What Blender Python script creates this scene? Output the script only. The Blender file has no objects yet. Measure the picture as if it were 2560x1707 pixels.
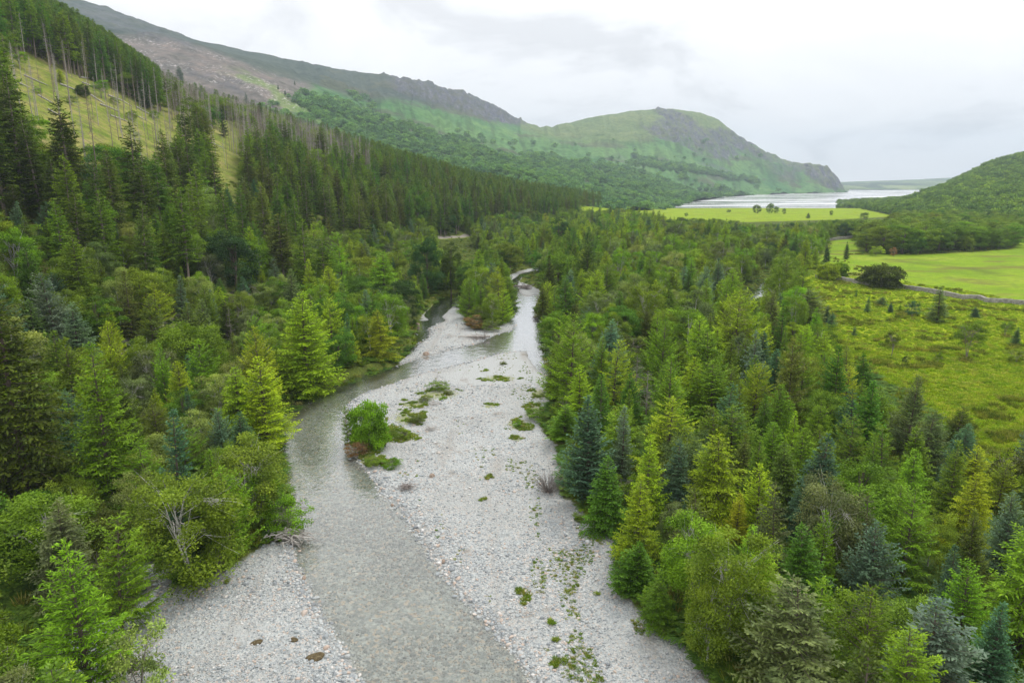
import bpy, math, random
import numpy as np
from mathutils import Vector
R = math.radians
rng = np.random.default_rng(7)
random.seed(7)
scene = bpy.context.scene

# ------------------------------------------------------------------ camera
H = 30.0
PITCH = R(12.9)
FPX = 1707.0            # focal length in photograph pixels (2560 wide)
cam_d = bpy.data.cameras.new('camera')
cam_d.lens = 24.0; cam_d.sensor_width = 36.0
cam_d.clip_start = 0.5; cam_d.clip_end = 30000
cam = bpy.data.objects.new('camera', cam_d)
cam.location = (0, 0, H); cam.rotation_euler = (R(90) - PITCH, 0, 0)
scene.collection.objects.link(cam); scene.camera = cam

# ------------------------------------------------------------------ light
SUN_EL, SUN_AZ = R(52), R(35)     # azimuth clockwise from +Y (view direction)
world = bpy.data.worlds.new('World'); scene.world = world; world.use_nodes = True
wt = world.node_tree; wn = wt.nodes; wl = wt.links; wn.clear()
w_out = wn.new('ShaderNodeOutputWorld')
sky = wn.new('ShaderNodeTexSky'); sky.sky_type = 'NISHITA'; sky.sun_disc = False
sky.sun_elevation = SUN_EL; sky.sun_rotation = SUN_AZ
bgs = wn.new('ShaderNodeBackground'); bgs.inputs[1].default_value = 0.10
wl.new(sky.outputs[0], bgs.inputs[0])
tcw = wn.new('ShaderNodeTexCoord')
sep = wn.new('ShaderNodeSeparateXYZ'); wl.new(tcw.outputs['Generated'], sep.inputs[0])
def wmath(op, a, b=None, clamp=False):
    m = wn.new('ShaderNodeMath'); m.operation = op; m.use_clamp = clamp
    for i, v in enumerate((a, b)):
        if v is None: continue
        if isinstance(v, (int, float)): m.inputs[i].default_value = v
        else: wl.new(v, m.inputs[i])
    return m.outputs[0]
zc = wmath('ADD', wmath('MAXIMUM', sep.outputs[2], 0.0), 0.27)
cx_ = wmath('DIVIDE', sep.outputs[0], zc); cy_ = wmath('DIVIDE', sep.outputs[1], zc)
comb = wn.new('ShaderNodeCombineXYZ'); wl.new(cx_, comb.inputs[0]); wl.new(cy_, comb.inputs[1])
comb.inputs[2].default_value = 1.9
cn = wn.new('ShaderNodeTexNoise'); cn.inputs['Scale'].default_value = 1.3; cn.inputs['Detail'].default_value = 8
cn.inputs['Roughness'].default_value = 0.56; cn.inputs['Distortion'].default_value = 0.35
wl.new(comb.outputs[0], cn.inputs['Vector'])
cr = wn.new('ShaderNodeValToRGB')
e = cr.color_ramp.elements
e[0].position = 0.36; e[0].color = (0.64, 0.645, 0.66, 1)
e[1].position = 0.62; e[1].color = (0.86, 0.86, 0.863, 1)
m_ = e.new(0.46); m_.color = (0.80, 0.803, 0.815, 1)
# the cloud deck is thicker over the fells on the left than over the open lake
lean = wmath('MULTIPLY', wmath('SUBTRACT', sep.outputs[0], 0.15), 0.11)
wl.new(wmath('ADD', cn.outputs[0], lean), cr.inputs[0])
# overcast luminance rises towards the zenith (CIE overcast sky)
up = wmath('MULTIPLY', wmath('POWER', wmath('MAXIMUM', sep.outputs[2], 0.0), 1.0), 1.25)
glow = wmath('MULTIPLY', wmath('POWER', wmath('SUBTRACT', 1.0, wmath('MAXIMUM', sep.outputs[2], 0.0)), 14.0), 0.10)
lum = wmath('ADD', wmath('ADD', 1.0, glow), up)
bgc = wn.new('ShaderNodeBackground'); wl.new(cr.outputs[0], bgc.inputs[0]); wl.new(lum, bgc.inputs[1])
mixw = wn.new('ShaderNodeMixShader'); mixw.inputs[0].default_value = 0.965
wl.new(bgs.outputs[0], mixw.inputs[1]); wl.new(bgc.outputs[0], mixw.inputs[2])
wl.new(mixw.outputs[0], w_out.inputs['Surface'])
sun_d = bpy.data.lights.new('sun', 'SUN'); sun_d.energy = 1.5; sun_d.angle = R(14); sun_d.color = (1.0, 0.965, 0.90)
sun = bpy.data.objects.new('sun', sun_d); scene.collection.objects.link(sun)
sd_ = Vector((math.sin(SUN_AZ) * math.cos(SUN_EL), math.cos(SUN_AZ) * math.cos(SUN_EL), math.sin(SUN_EL)))
sun.rotation_euler = sd_.to_track_quat('Z', 'Y').to_euler(); sun.location = (0, 0, 400)
vs = scene.view_settings
vs.view_transform = 'Standard'; vs.look = 'None'; vs.exposure = 0.22; vs.gamma = 1.0; vs.use_curve_mapping = False
scene.cycles.max_bounces = 6; scene.cycles.diffuse_bounces = 3; scene.cycles.glossy_bounces = 3
scene.cycles.transparent_max_bounces = 12; scene.cycles.transmission_bounces = 3; scene.cycles.volume_bounces = 0
scene.cycles.use_denoising = True
scene.cycles.use_adaptive_sampling = True; scene.cycles.adaptive_threshold = 0.02

# ------------------------------------------------------------------ projection between photograph and place
CP, SP = math.cos(PITCH), math.sin(PITCH)
def project(X, Y, Z):
    X = np.asarray(X, float); Y = np.asarray(Y, float); Z = np.asarray(Z, float) - H
    d = np.maximum(Y * CP - Z * SP, 0.01); u = Y * SP + Z * CP
    return 1280 + FPX * X / d, 853.5 - FPX * u / d
def ray(px, py):
    v = 853.5 - np.asarray(py, float); x = np.asarray(px, float) - 1280
    return x, FPX * CP + v * SP, v * CP - FPX * SP
def at_depth(px, py, Y):
    x, y, z = ray(px, py); t = Y / y
    return x * t, y * t, H + z * t
def on_floor(px, py, z=0.0):
    x, y, dz = ray(px, py); t = (z - H) / np.minimum(dz, -1e-3)
    return x * t, y * t
def floor_poly(pts): 
    a = np.array(pts, float); x, y = on_floor(a[:, 0], a[:, 1]); return np.stack([x, y], 1)

# ------------------------------------------------------------------ numeric helpers
def vnoise(x, y, seed=0):
    xi = np.floor(x).astype(np.int64); yi = np.floor(y).astype(np.int64)
    xf = x - xi; yf = y - yi
    def h(a, b):
        n = (a * 374761393 + b * 668265263 + seed * 1442695041) & 0xffffffff
        n = ((n ^ (n >> 13)) * 1274126177) & 0xffffffff
        return ((n ^ (n >> 16)) & 0xffff) / 65535.0
    u = xf * xf * (3 - 2 * xf); v = yf * yf * (3 - 2 * yf)
    return (h(xi, yi) * (1 - u) + h(xi + 1, yi) * u) * (1 - v) + (h(xi, yi + 1) * (1 - u) + h(xi + 1, yi + 1) * u) * v
def fbm(x, y, oct=4, seed=0):
    s = 0; a = .5; t = 0
    for i in range(oct):
        s = s + a * (vnoise(x * 2**i, y * 2**i, seed + i) - .5) * 2; t += a; a *= .5
    return s / t
def sstep(a, b, x):
    t = np.clip((x - a) / (b - a), 0, 1); return t * t * (3 - 2 * t)
def seg_dist(X, Y, P, closed=False):
    P = np.asarray(P, float); Q = np.roll(P, -1, 0) if closed else P[1:]; P0 = P if closed else P[:-1]
    d = np.full(np.shape(X), 1e18)
    for (ax, ay), (bx, by) in zip(P0, Q):
        dx, dy = bx - ax, by - ay; L = dx * dx + dy * dy + 1e-12
        t = np.clip(((X - ax) * dx + (Y - ay) * dy) / L, 0, 1)
        d = np.minimum(d, (X - ax - t * dx) ** 2 + (Y - ay - t * dy) ** 2)
    return np.sqrt(d)
def inside(X, Y, P):
    P = np.asarray(P, float); c = np.zeros(np.shape(X), bool); n = len(P); j = n - 1
    for i in range(n):
        xi, yi = P[i]; xj, yj = P[j]
        c = c ^ ((yi > Y) != (yj > Y)) & (X < (xj - xi) * (Y - yi) / (yj - yi + 1e-12) + xi)
        j = i
    return c
def sdf(X, Y, P):
    d = seg_dist(X, Y, P, True); return np.where(inside(X, Y, P), -d, d)

# ------------------------------------------------------------------ outlines read off the photograph (photo pixels, laid on the ground)
# upper tree line of the hillside plantation in the photograph
EDGE = ([-400, 0, 180, 400, 500, 640, 800, 1000, 1200, 1400, 1545, 1600, 1700, 3000], [-260, -60, 4, 163, 212, 252, 305, 372, 430, 466, 483, 515, 530, 520])
BARE = [(-60,1900),(80,1720),(150,1580),(330,1530),(350,1450),(350,1409),(437,1400),(440,1466),(561,1429),(635,1386),(658,1363),(700,1350),
        (735,1330),(722,1230),(716,1150),(713,1100),(707,1045),(700,1035),(786,995),(860,962),(923,940),(971,922),(993,911),(1025,878),(1040,852),
        (1044,816),(1058,783),(1106,746),(1150,735),(1215,722),(1262,712),(1272,700),(1270,690),(1300,677),(1345,668),(1352,676),(1306,690),(1296,704),(1325,714),
        (1355,728),(1342,753),(1335,775),(1351,805),(1338,838),(1351,863),(1358,911),(1369,936),(1364,966),(1368,1000),(1355,1050),(1352,1072),(1376,1101),
        (1395,1126),(1393,1184),(1406,1236),(1450,1272),(1501,1331),(1537,1356),(1541,1411),(1537,1466),(1567,1499),(1614,1524),
        (1647,1568),(1710,1616),(1790,1720),(1900,1900)]
WATER = [(1420,1900),(1336,1707),(1289,1642),(1216,1550),(1153,1495),(1106,1430),(1055,1356),(1011,1280),(960,1243),(927,1185),
         (897,1152),(874,1119),(870,1080),(860,1045),(854,1031),(872,1006),(908,980),(996,951),(1055,929),(1124,914),(1197,896),(1241,882),
         (1290,876),(1318,874),(1325,892),(1340,914),(1356,936),(1400,950),(1420,900),(1400,840),(1345,800),(1336,775),(1342,745),(1340,735),(1318,742),(1300,730),(1292,712),(1298,700),(1306,690),(1340,682),(1340,674),
         (1300,684),(1282,700),(1284,725),(1292,739),(1289,783),(1263,803),(1289,812),(1285,823),(1234,838),(1208,852),(1142,870),
         (1055,892),(996,911),(940,920),(900,930),(820,960),(700,1000),(690,1060),(700,1150),(710,1250),(724,1330),
         (733,1367),(737,1390),(768,1468),(815,1545),(862,1615),(903,1707),(990,1900)]
BACKCH = [(1102,735),(1160,725),(1160,752),(1131,766),(1102,790),(1113,799),(1073,819),(1071,841),(1047,858),(1022,885),(1000,900),(990,890),(1035,850),(1040,816),
          (1046,800),(1075,802),(1060,785)]
ISLAND = [(1150,700),(1148,775),(1168,797),(1168,812),(1197,823),(1245,816),(1263,803),(1285,779),(1288,728),(1278,712)]
SIDEPOOL = [(395,1450),(380,1490),(340,1500),(330,1480),(370,1440)]
SAND = [(1110,935),(1190,905),(1270,882),(1318,878),(1335,915),(1352,940),(1300,955),(1180,960),(1130,955)]
POOL2 = [(1905,700),(1920,686),(1930,700),(1925,735),(1870,765),(1862,772),(1858,755),(1866,728),(1895,712)]
PAST = [(2080,604),(2135,600),(2150,640),(2300,642),(2530,628),(2565,592),(3300,570),(3600,1500),(2560,1220),(2440,1165),(2290,1010),(2130,920),(2010,850),(1960,760),(1950,700),(2000,690),(2070,660)]
MEADOW = [(1440,519),(2260,519),(2275,541),(2100,551),(1700,562),(1440,548)]
FIELD = [(2085,604),(2140,600),(2150,640),(2300,642),(2530,628),(2565,592),(3400,560),(3600,800),(2560,763),(2440,738),(2330,722),(2230,705),(2060,690),(2040,660)]
fB, fW, fC, fI, fS, fSand, fP2, fPast, fMead, fField = map(floor_poly, (BARE, WATER, BACKCH, ISLAND, SIDEPOOL, SAND, POOL2, PAST, MEADOW, FIELD))
VEG = [(905,1105,60,40),(915,1150,55,14),(965,1160,28,12),(990,1085,70,22),(1020,1045,60,26),(1095,985,75,20),(1040,1010,50,14),
       (1250,945,60,10),(1215,925,16,5),(1300,1062,50,20),(1340,1030,40,26),(1290,1095,30,10),(1348,985,36,18),
       (1223,1015,30,8),(1215,1235,22,26),(1485,1500,14,26),(1375,1590,22,40),(1310,1490,22,26),(1395,1650,30,24),(1265,880,12,5),(1260,908,10,4),
       (1420,1680,22,22),(1225,1200,14,16)]
FOOT = np.array([(-95,-60),(-66,25),(-50,71),(-42,120),(-40,155),(-38,220),(-32,285),(-7,371),(45,480),(91,600),(130,720),(204,895),(330,1200)], float)
def hill_s(X, Y):
    d = seg_dist(X, Y, FOOT); fx = np.interp(Y, FOOT[:, 1], FOOT[:, 0]); return np.where(X < fx, d, -d)
SLOPE_Y = ([0, 100, 150, 250, 350, 500, 700], [.42, .52, .62, .60, .51, .42, .33])
def bare_sd(X, Y):
    j = fbm(X / 2.5, Y / 2.5, 3, 5) * .5
    b = np.maximum(sdf(X, Y, fB) + j, -sdf(X, Y, fI)); return b
def water_sd(X, Y):
    w = np.minimum(np.minimum(sdf(X, Y, fW), sdf(X, Y, fC)), np.minimum(sdf(X, Y, fP2), sdf(X, Y, fS)))
    return w + fbm(X / 1.7, Y / 1.7, 3, 9) * .25
LAKE_SHORE = 905.0
def terrain(X, Y, full=False):
    X = np.asarray(X, float); Y = np.asarray(Y, float)
    s = hill_s(X, Y)
    k = np.interp(Y, *SLOPE_Y)
    sp = np.maximum(s, 0)
    h = k * (sp - 9 * (1 - np.exp(-sp / 9)))
    # crest line of the plantation shoulder: the ground stays a tree's height below it
    u = X / np.maximum(Y, 1.) ; epx = 1280 + u * 1775; epy = np.interp(epx, *EDGE)
    v = 853.5 - epy; cap = H + Y * (v * CP - FPX * SP) / (FPX * CP + v * SP) - 15.5
    cap = np.maximum(cap, 1.0); soft = 5.0; h2 = np.minimum(h, cap) - soft * .35 * np.exp(-np.abs(h - cap) / soft)
    h = np.where((Y > 150) & (h > 2), np.where(Y < 200, h + (h2 - h) * (Y - 150) / 50, h2), h); h = np.maximum(h, 0)
    h = h * (1 - sstep(650, 950, Y)) + fbm(X / 28, Y / 28, 4, 2) * np.clip(sp / 25, 0, 1) * 3.0 * (1 - sstep(650, 950, Y))
    b = bare_sd(X, Y); w = water_sd(X, Y)
    bank = .75 * sstep(-.2, 2.6, b)
    und = fbm(X / 14, Y / 14, 3, 21)
    z = h + np.where(b > 0, bank + und * .35 * sstep(0, 6, b), 0)
    z = z + np.where(b <= 0, fbm(X / 9, Y / 9, 3, 31) * .10, 0) + fbm(X / .9, Y / .9, 2, 41) * .03 * (Y < 300)
    dip = -.36 * sstep(1.0, -1.2, w) - .10 * sstep(-1, -6, w)
    z = z * (1 - sstep(.4, -.8, w) * (w < .5)) + dip
    past = sstep(4, -8, sdf(X, Y, fPast))
    z = z + past * (fbm(X / 3.2, Y / 3.2, 3, 51) * .16)
    # shore of the lake
    z = z - 2.5 * sstep(LAKE_SHORE - 4 + 10 * fbm(X / 60, Y * 0, 3, 61), LAKE_SHORE + 40, Y)
    if full: return z, b, w, s, past
    return z
def on_terrain(px, py, ymax=1500):
    x, y, z = ray(px, py); ts = np.geomspace(18, ymax, 900)
    Xs = x / y * ts; Zs = H + z / y * ts
    g = terrain(Xs, ts); hit = np.where(Zs < g)[0]
    i = hit[0] if len(hit) else len(ts) - 1
    if i > 0:
        a = (Zs[i-1] - g[i-1]); b = (g[i] - Zs[i]); f = a / (a + b + 1e-9); t = ts[i-1] + (ts[i] - ts[i-1]) * f
    else: t = ts[0]
    return x / y * t, t

# ------------------------------------------------------------------ mesh helpers
COL = bpy.context.scene.collection
def mesh_np(name, V, faces, mats, attrs=None, smooth=False, mi=None):
    """faces: list of (n,k) int arrays"""
    me = bpy.data.meshes.new(name)
    me.vertices.add(len(V)); me.vertices.foreach_set('co', np.asarray(V, np.float32).ravel())
    faces = [np.asarray(f, np.int32) for f in faces if len(f)]
    nl = sum(f.size for f in faces); npoly = sum(len(f) for f in faces)
    me.loops.add(nl); me.polygons.add(npoly)
    me.loops.foreach_set('vertex_index', np.concatenate([f.ravel() for f in faces]))
    st = []; c = 0
    for f in faces:
        st.append(c + np.arange(len(f)) * f.shape[1]); c += f.size
    me.polygons.foreach_set('loop_start', np.concatenate(st).astype(np.int32))
    if mi is not None: me.polygons.foreach_set('material_index', np.asarray(mi, np.int32))
    (me.shade_smooth if smooth else me.shade_flat)()
    for m in (mats if isinstance(mats, (list, tuple)) else [mats]): me.materials.append(m)
    for k, a in (attrs or {}).items():
        a = np.asarray(a, np.float32)
        if a.ndim == 2:
            at = me.attributes.new(k, 'FLOAT_COLOR', 'POINT'); at.data.foreach_set('color', np.concatenate([a, np.ones((len(a), 1), np.float32)], 1).ravel())
        else:
            at = me.attributes.new(k, 'FLOAT', 'POINT'); at.data.foreach_set('value', a)
    me.update(calc_edges=True); return me
def link(name, data, parent=None, **kw):
    o = bpy.data.objects.new(name, data); COL.objects.link(o)
    if parent is not None: o.parent = parent
    for k, v in kw.items(): o[k] = v
    return o
def grid_faces(nr, nc):
    i = np.arange(nr - 1)[:, None] * nc + np.arange(nc - 1)[None, :]
    i = i.ravel(); return np.stack([i, i + 1, i + nc + 1, i + nc], 1)
class Tubes:
    def __init__(s): s.V = []; s.F = []; s.n = 0
    def add(s, pts, rad, k=5):
        pts = np.asarray(pts, float); m = len(pts); rad = np.broadcast_to(rad, (m,))
        T = np.gradient(pts, axis=0); T /= np.linalg.norm(T, axis=1)[:, None] + 1e-9
        ref = np.where(np.abs(T[:, 2:3]) > .9, [[1, 0, 0]], [[0, 0, 1]])
        A = np.cross(T, ref); A /= np.linalg.norm(A, axis=1)[:, None] + 1e-9; B = np.cross(T, A)
        a = np.arange(k) * 2 * np.pi / k
        ring = pts[:, None] + rad[:, None, None] * (A[:, None] * np.cos(a)[None, :, None] + B[:, None] * np.sin(a)[None, :, None])
        s.V.append(ring.reshape(-1, 3))
        for i in range(m - 1):
            b = s.n + i * k + np.arange(k); c = s.n + i * k + (np.arange(k) + 1) % k
            s.F.append(np.stack([b, c, c + k, b + k], 1))
        s.n += m * k
    def get(s): return np.concatenate(s.V), np.concatenate(s.F)
class Kites:
    def __init__(s): s.P = []; s.D = []; s.S = []; s.T = []
    def add(s, P, D, S, T): s.P.append(P); s.D.append(D); s.S.append(S); s.T.append(T)
    def get(s):
        P, D, S = (np.concatenate(a) for a in (s.P, s.D, s.S)); T = np.concatenate(s.T)
        V = np.stack([P, P + D * .45 + S, P + D, P + D * .45 - S], 1).reshape(-1, 3)
        return V, np.arange(len(V)).reshape(-1, 4), np.repeat(T, 4)
def norm(a): return a / (np.linalg.norm(a, axis=-1, keepdims=True) + 1e-9)

# ------------------------------------------------------------------ materials
def mat_new(name):
    m = bpy.data.materials.new(name); m.use_nodes = True; n = m.node_tree; n.nodes.clear()
    return m, n.nodes, n.links
class NB:
    """small node-building helper"""
    def __init__(s, name):
        s.m, s.n, s.l = mat_new(name); s.out = s.n.new('ShaderNodeOutputMaterial')
    def _set(s, sock, v):
        if v is None: return
        if isinstance(v, bpy.types.NodeSocket): s.l.new(v, sock)
        elif isinstance(v, (tuple, list)) and len(v) == 3 and sock.type == 'RGBA': sock.default_value = (*v, 1)
        else: sock.default_value = v
    def math(s, op, a, b=None, clamp=False, c=None):
        m = s.n.new('ShaderNodeMath'); m.operation = op; m.use_clamp = clamp
        s._set(m.inputs[0], a); s._set(m.inputs[1], b)
        if c is not None: s._set(m.inputs[2], c)
        return m.outputs[0]
    def mr(s, v, a, b, c=0., d=1., smooth=True):
        m = s.n.new('ShaderNodeMapRange'); m.interpolation_type = 'SMOOTHSTEP' if smooth else 'LINEAR'
        s._set(m.inputs[0], v)
        for i, x in enumerate((a, b, c, d)): m.inputs[i + 1].default_value = x
        return m.outputs[0]
    def mix(s, f, a, b, blend='MIX'):
        m = s.n.new('ShaderNodeMix'); m.data_type = 'RGBA'; m.blend_type = blend
        s._set(m.inputs[0], f); s._set(m.inputs[6], a); s._set(m.inputs[7], b); return m.outputs[2]
    def noise(s, scale, detail=3, vec=None, rough=.55, dist=0, out=0):
        t = s.n.new('ShaderNodeTexNoise'); t.inputs['Scale'].default_value = scale; t.inputs['Detail'].default_value = detail
        t.inputs['Roughness'].default_value = rough; t.inputs['Distortion'].default_value = dist
        s._set(t.inputs['Vector'], vec); return t.outputs[out]
    def vor(s, scale, vec=None, out='Color', feat='F1', rnd=1.):
        t = s.n.new('ShaderNodeTexVoronoi'); t.feature = feat; t.inputs['Scale'].default_value = scale; t.inputs['Randomness'].default_value = rnd
        s._set(t.inputs['Vector'], vec); return t.outputs[out]
    def ramp(s, f, stops, const=False):
        r = s.n.new('ShaderNodeValToRGB'); s._set(r.inputs[0], f); e = r.color_ramp.elements
        if const: r.color_ramp.interpolation = 'CONSTANT'
        while len(e) > 1: e.remove(e[-1])
        e[0].position = stops[0][0]; e[0].color = (*stops[0][1], 1)
        for p, c in stops[1:]:
            x = e.new(p); x.color = (*c, 1)
        return r.outputs[0]
    def attr(s, name, out='Fac'):
        a = s.n.new('ShaderNodeAttribute'); a.attribute_name = name; return a.outputs[out]
    def pos(s): return s.n.new('ShaderNodeNewGeometry').outputs['Position']
    def obj(s): return s.n.new('ShaderNodeTexCoord').outputs['Object']
    def info(s, k): return s.n.new('ShaderNodeObjectInfo').outputs[k]
    def sepr(s, v, i):
        t = s.n.new('ShaderNodeSeparateXYZ'); s._set(t.inputs[0], v); return t.outputs[i]
    def mapping(s, v, scale=(1, 1, 1), rot=(0, 0, 0)):
        t = s.n.new('ShaderNodeMapping'); s._set(t.inputs[0], v); t.inputs['Scale'].default_value = scale; t.inputs['Rotation'].default_value = rot; return t.outputs[0]
    def bump(s, h, strength=.5, dist=.1, normal=None):
        b = s.n.new('ShaderNodeBump'); b.inputs['Strength'].default_value = strength; b.inputs['Distance'].default_value = dist
        s._set(b.inputs['Height'], h); s._set(b.inputs['Normal'], normal); return b.outputs[0]
    def bsdf(s, col, rough=.8, spec=.2, normal=None):
        b = s.n.new('ShaderNodeBsdfPrincipled'); s._set(b.inputs['Base Color'], col); s._set(b.inputs['Roughness'], rough)
        b.inputs['Specular IOR Level'].default_value = spec; s._set(b.inputs['Normal'], normal); return b.outputs[0]
    def end(s, sh): s.l.new(sh, s.out.inputs['Surface']); return s.m

def foliage_mat(name, base=None, stops=None, trans=.34):
    """base None: colour comes from the object's own colour; stops: ramp over a random value per tree"""
    b = NB(name)
    if stops: c = b.ramp(b.info('Random'), stops)
    elif base: c = b.n.new('ShaderNodeRGB').outputs[0]; c.default_value = (*base, 1)
    else: c = b.info('Color')
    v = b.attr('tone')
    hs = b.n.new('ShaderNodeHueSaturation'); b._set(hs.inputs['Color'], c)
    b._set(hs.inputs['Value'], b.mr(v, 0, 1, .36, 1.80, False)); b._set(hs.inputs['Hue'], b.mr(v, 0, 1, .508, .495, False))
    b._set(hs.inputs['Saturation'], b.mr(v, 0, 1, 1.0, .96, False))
    nz = b.noise(.45, 3, b.pos()); col = b.mix(1., hs.outputs[0], b.ramp(nz, [(.30, (.66, .74, .80)), (.50, (1, 1, 1)), (.70, (1.17, 1.15, .95))]), 'MULTIPLY')
    d = b.n.new('ShaderNodeBsdfDiffuse'); b._set(d.inputs[0], col)
    t = b.n.new('ShaderNodeBsdfTranslucent'); b._set(t.inputs[0], b.mix(1., col, (1.0, 1.1, .55), 'MULTIPLY'))
    g = b.n.new('ShaderNodeBsdfGlossy'); g.inputs['Roughness'].default_value = .5; b._set(g.inputs[0], (.9, .95, 1.))
    m1 = b.n.new('ShaderNodeMixShader'); m1.inputs[0].default_value = trans; b.l.new(d.outputs[0], m1.inputs[1]); b.l.new(t.outputs[0], m1.inputs[2])
    m2 = b.n.new('ShaderNodeMixShader'); m2.inputs[0].default_value = .012; b.l.new(m1.outputs[0], m2.inputs[1]); b.l.new(g.outputs[0], m2.inputs[2])
    return b.end(m2.outputs[0])
def bark_mat(name, c1, c2, scale=6, marks=None):
    b = NB(name); p = b.obj(); n = b.noise(scale, 4, b.mapping(p, (1, 1, .25)))
    col = b.ramp(n, [(.3, c1), (.7, c2)])
    if marks:
        k = b.noise(5, 3, b.mapping(p, (.6, .6, 3.0))); col = b.mix(b.mr(k, .56, .62), col, marks)
    return b.end(b.bsdf(col, .9, .1, b.bump(n, .6, .05)))
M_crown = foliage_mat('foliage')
M_bark = bark_mat('conifer_bark', (.075, .055, .042), (.17, .135, .11))
M_bark_pale = bark_mat('plantation_bark', (.16, .125, .10), (.30, .25, .21))
M_birch = bark_mat('birch_bark', (.42, .40, .36), (.62, .60, .56), 8, (.06, .05, .045))
M_dead = bark_mat('dead_wood', (.17, .145, .13), (.33, .29, .265))
M_snag = bark_mat('snag_wood', (.25, .22, .20), (.46, .42, .385))
M_log = bark_mat('bleached_wood', (.30, .27, .24), (.52, .49, .45))
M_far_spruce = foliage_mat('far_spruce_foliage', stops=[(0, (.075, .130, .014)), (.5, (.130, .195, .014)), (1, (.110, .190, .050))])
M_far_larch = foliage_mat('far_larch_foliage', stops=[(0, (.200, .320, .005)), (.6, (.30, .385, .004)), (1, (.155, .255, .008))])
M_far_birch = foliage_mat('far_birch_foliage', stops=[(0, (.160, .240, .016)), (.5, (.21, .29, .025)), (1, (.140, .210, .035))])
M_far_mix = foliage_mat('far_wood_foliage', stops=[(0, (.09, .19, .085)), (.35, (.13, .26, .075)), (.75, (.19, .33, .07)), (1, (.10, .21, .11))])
M_right_mix = foliage_mat('right_wood_foliage', stops=[(0, (.08, .16, .024)), (.3, (.17, .27, .022)), (.6, (.11, .20, .035)), (1, (.25, .36, .024))])

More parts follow.
